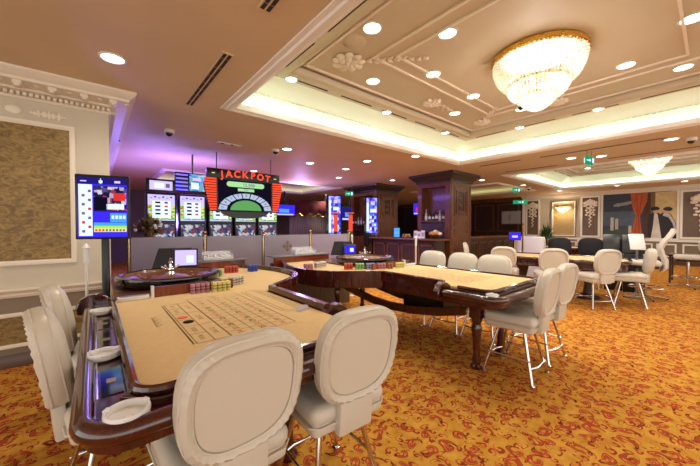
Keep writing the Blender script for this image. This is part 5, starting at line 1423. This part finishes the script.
# tall gaming stools with S-shaped backs
def s_stool(x, y, rot, label):
    t = thing('gaming_stool', label, 'stool', (x, y, 0), rot)
    mb = MB(); mb.rbox(-.24, .24, -.22, .24, .68, .78, M['vinyl_white'], .04, 3); mb.build('seat', t, fix=False)
    mb = MB(); mb.rbox(-.2, .2, -.18, .2, .63, .68, M['black'], .01); mb.build('seat_pan', t, fix=False)
    # S-curved upholstered shell
    prof = [(-.22, .58), (-.27, .66), (-.27, .8), (-.22, .92), (-.20, 1.02), (-.24, 1.14), (-.32, 1.26), (-.37, 1.36), (-.37, 1.42)]
    mb = MB(); vs = []; fs = []; S = 9
    for k, (y_, z_) in enumerate(prof):
        hw = .22*(1-.25*max(0, (k-6)/2)); d = .05 if 0 < k < 8 else .02
        for i in range(S):
            u = -1+2*i/(S-1); vs.append((u*hw, y_+d*math.sqrt(max(.02, 1-u*u*.96)), z_))
        for i in range(S):
            u = 1-2*i/(S-1); vs.append((u*hw, y_-d*math.sqrt(max(.02, 1-u*u*.96)), z_))
    R_ = 2*S
    for k in range(len(prof)-1):
        for i in range(R_): fs.append((k*R_+i, k*R_+(i+1) % R_, (k+1)*R_+(i+1) % R_, (k+1)*R_+i))
    fs.append(list(range(R_))[::-1]); fs.append([(len(prof)-1)*R_+i for i in range(R_)])
    mb.add(vs, fs, M['vinyl_white'], True); mb.build('backrest', t)
    mb = MB(); mb.tube([(0, 0, .05), (0, 0, .64)], .03, M['chrome'], 12); mb.build('column', t, fix=False)
    mb = MB(); n = 28; mb.tube([(.27*math.cos(2*PI*i/n), .27*math.sin(2*PI*i/n), .24) for i in range(n)], .012, M['chrome'], 8, True)
    for k in range(4): a = PI/2*k+.4; mb.tube([(0, 0, .24), (.27*math.cos(a), .27*math.sin(a), .24)], .009, M['chrome'], 6)
    mb.build('foot_ring', t, fix=False)
    for k in range(4):
        a = PI/2*k+.3; mb = MB(); mb.tube([(0, 0, .08), (.2*math.cos(a), .2*math.sin(a), .05), (.34*math.cos(a), .34*math.sin(a), .028)], .017, M['chrome'], 8); mb.sphere((.34*math.cos(a), .34*math.sin(a), .018), .02, M['black'], 8, 6); mb.build('base_arm', t, fix=False)
s_stool(8.55, .9, .15, 'tall white gaming stool with S-shaped back and chrome foot ring, nearer one')
s_stool(10.9, .42, .1, 'tall white gaming stool with S-shaped back at the far right wall')
# dark low table at far right
t = thing('side_table', 'low dark table with glass top at the far right by the wall', 'table', (11.8, .2, 0))
mb = MB(); mb.rbox(-.4, .4, -.6, .6, .7, .74, M['black_gloss'], .008); mb.build('table_top', t, fix=False)
for sx in (-1, 1):
    for sy in (-1, 1): mb = MB(); mb.box(sx*.35-.02, sx*.35+.02, sy*.55-.02, sy*.55+.02, 0, .7, M['wood3']); mb.build('leg', t)

# ------------------------------------------------------------------ coloured light of the slot hall
light('AREA', (2.4, 8.8, 2.9), 210, (.30, .18, 1.), 2.5, (0, 0, 0), 2.)
light('AREA', (1.6, 7.75, 2.3), 24, (.32, .22, 1.), 1.4, (PI, 0, 0), .3)
light('POINT', (1.0, 8.8, 1.6), 110, (.3, .2, 1.), .2)
light('POINT', (5.6, 9.4, 2.5), 60, (.6, .4, 1.), .2)
light('POINT', (6.3, 8.2, 2.2), 5, (.4, .3, 1.), .2)
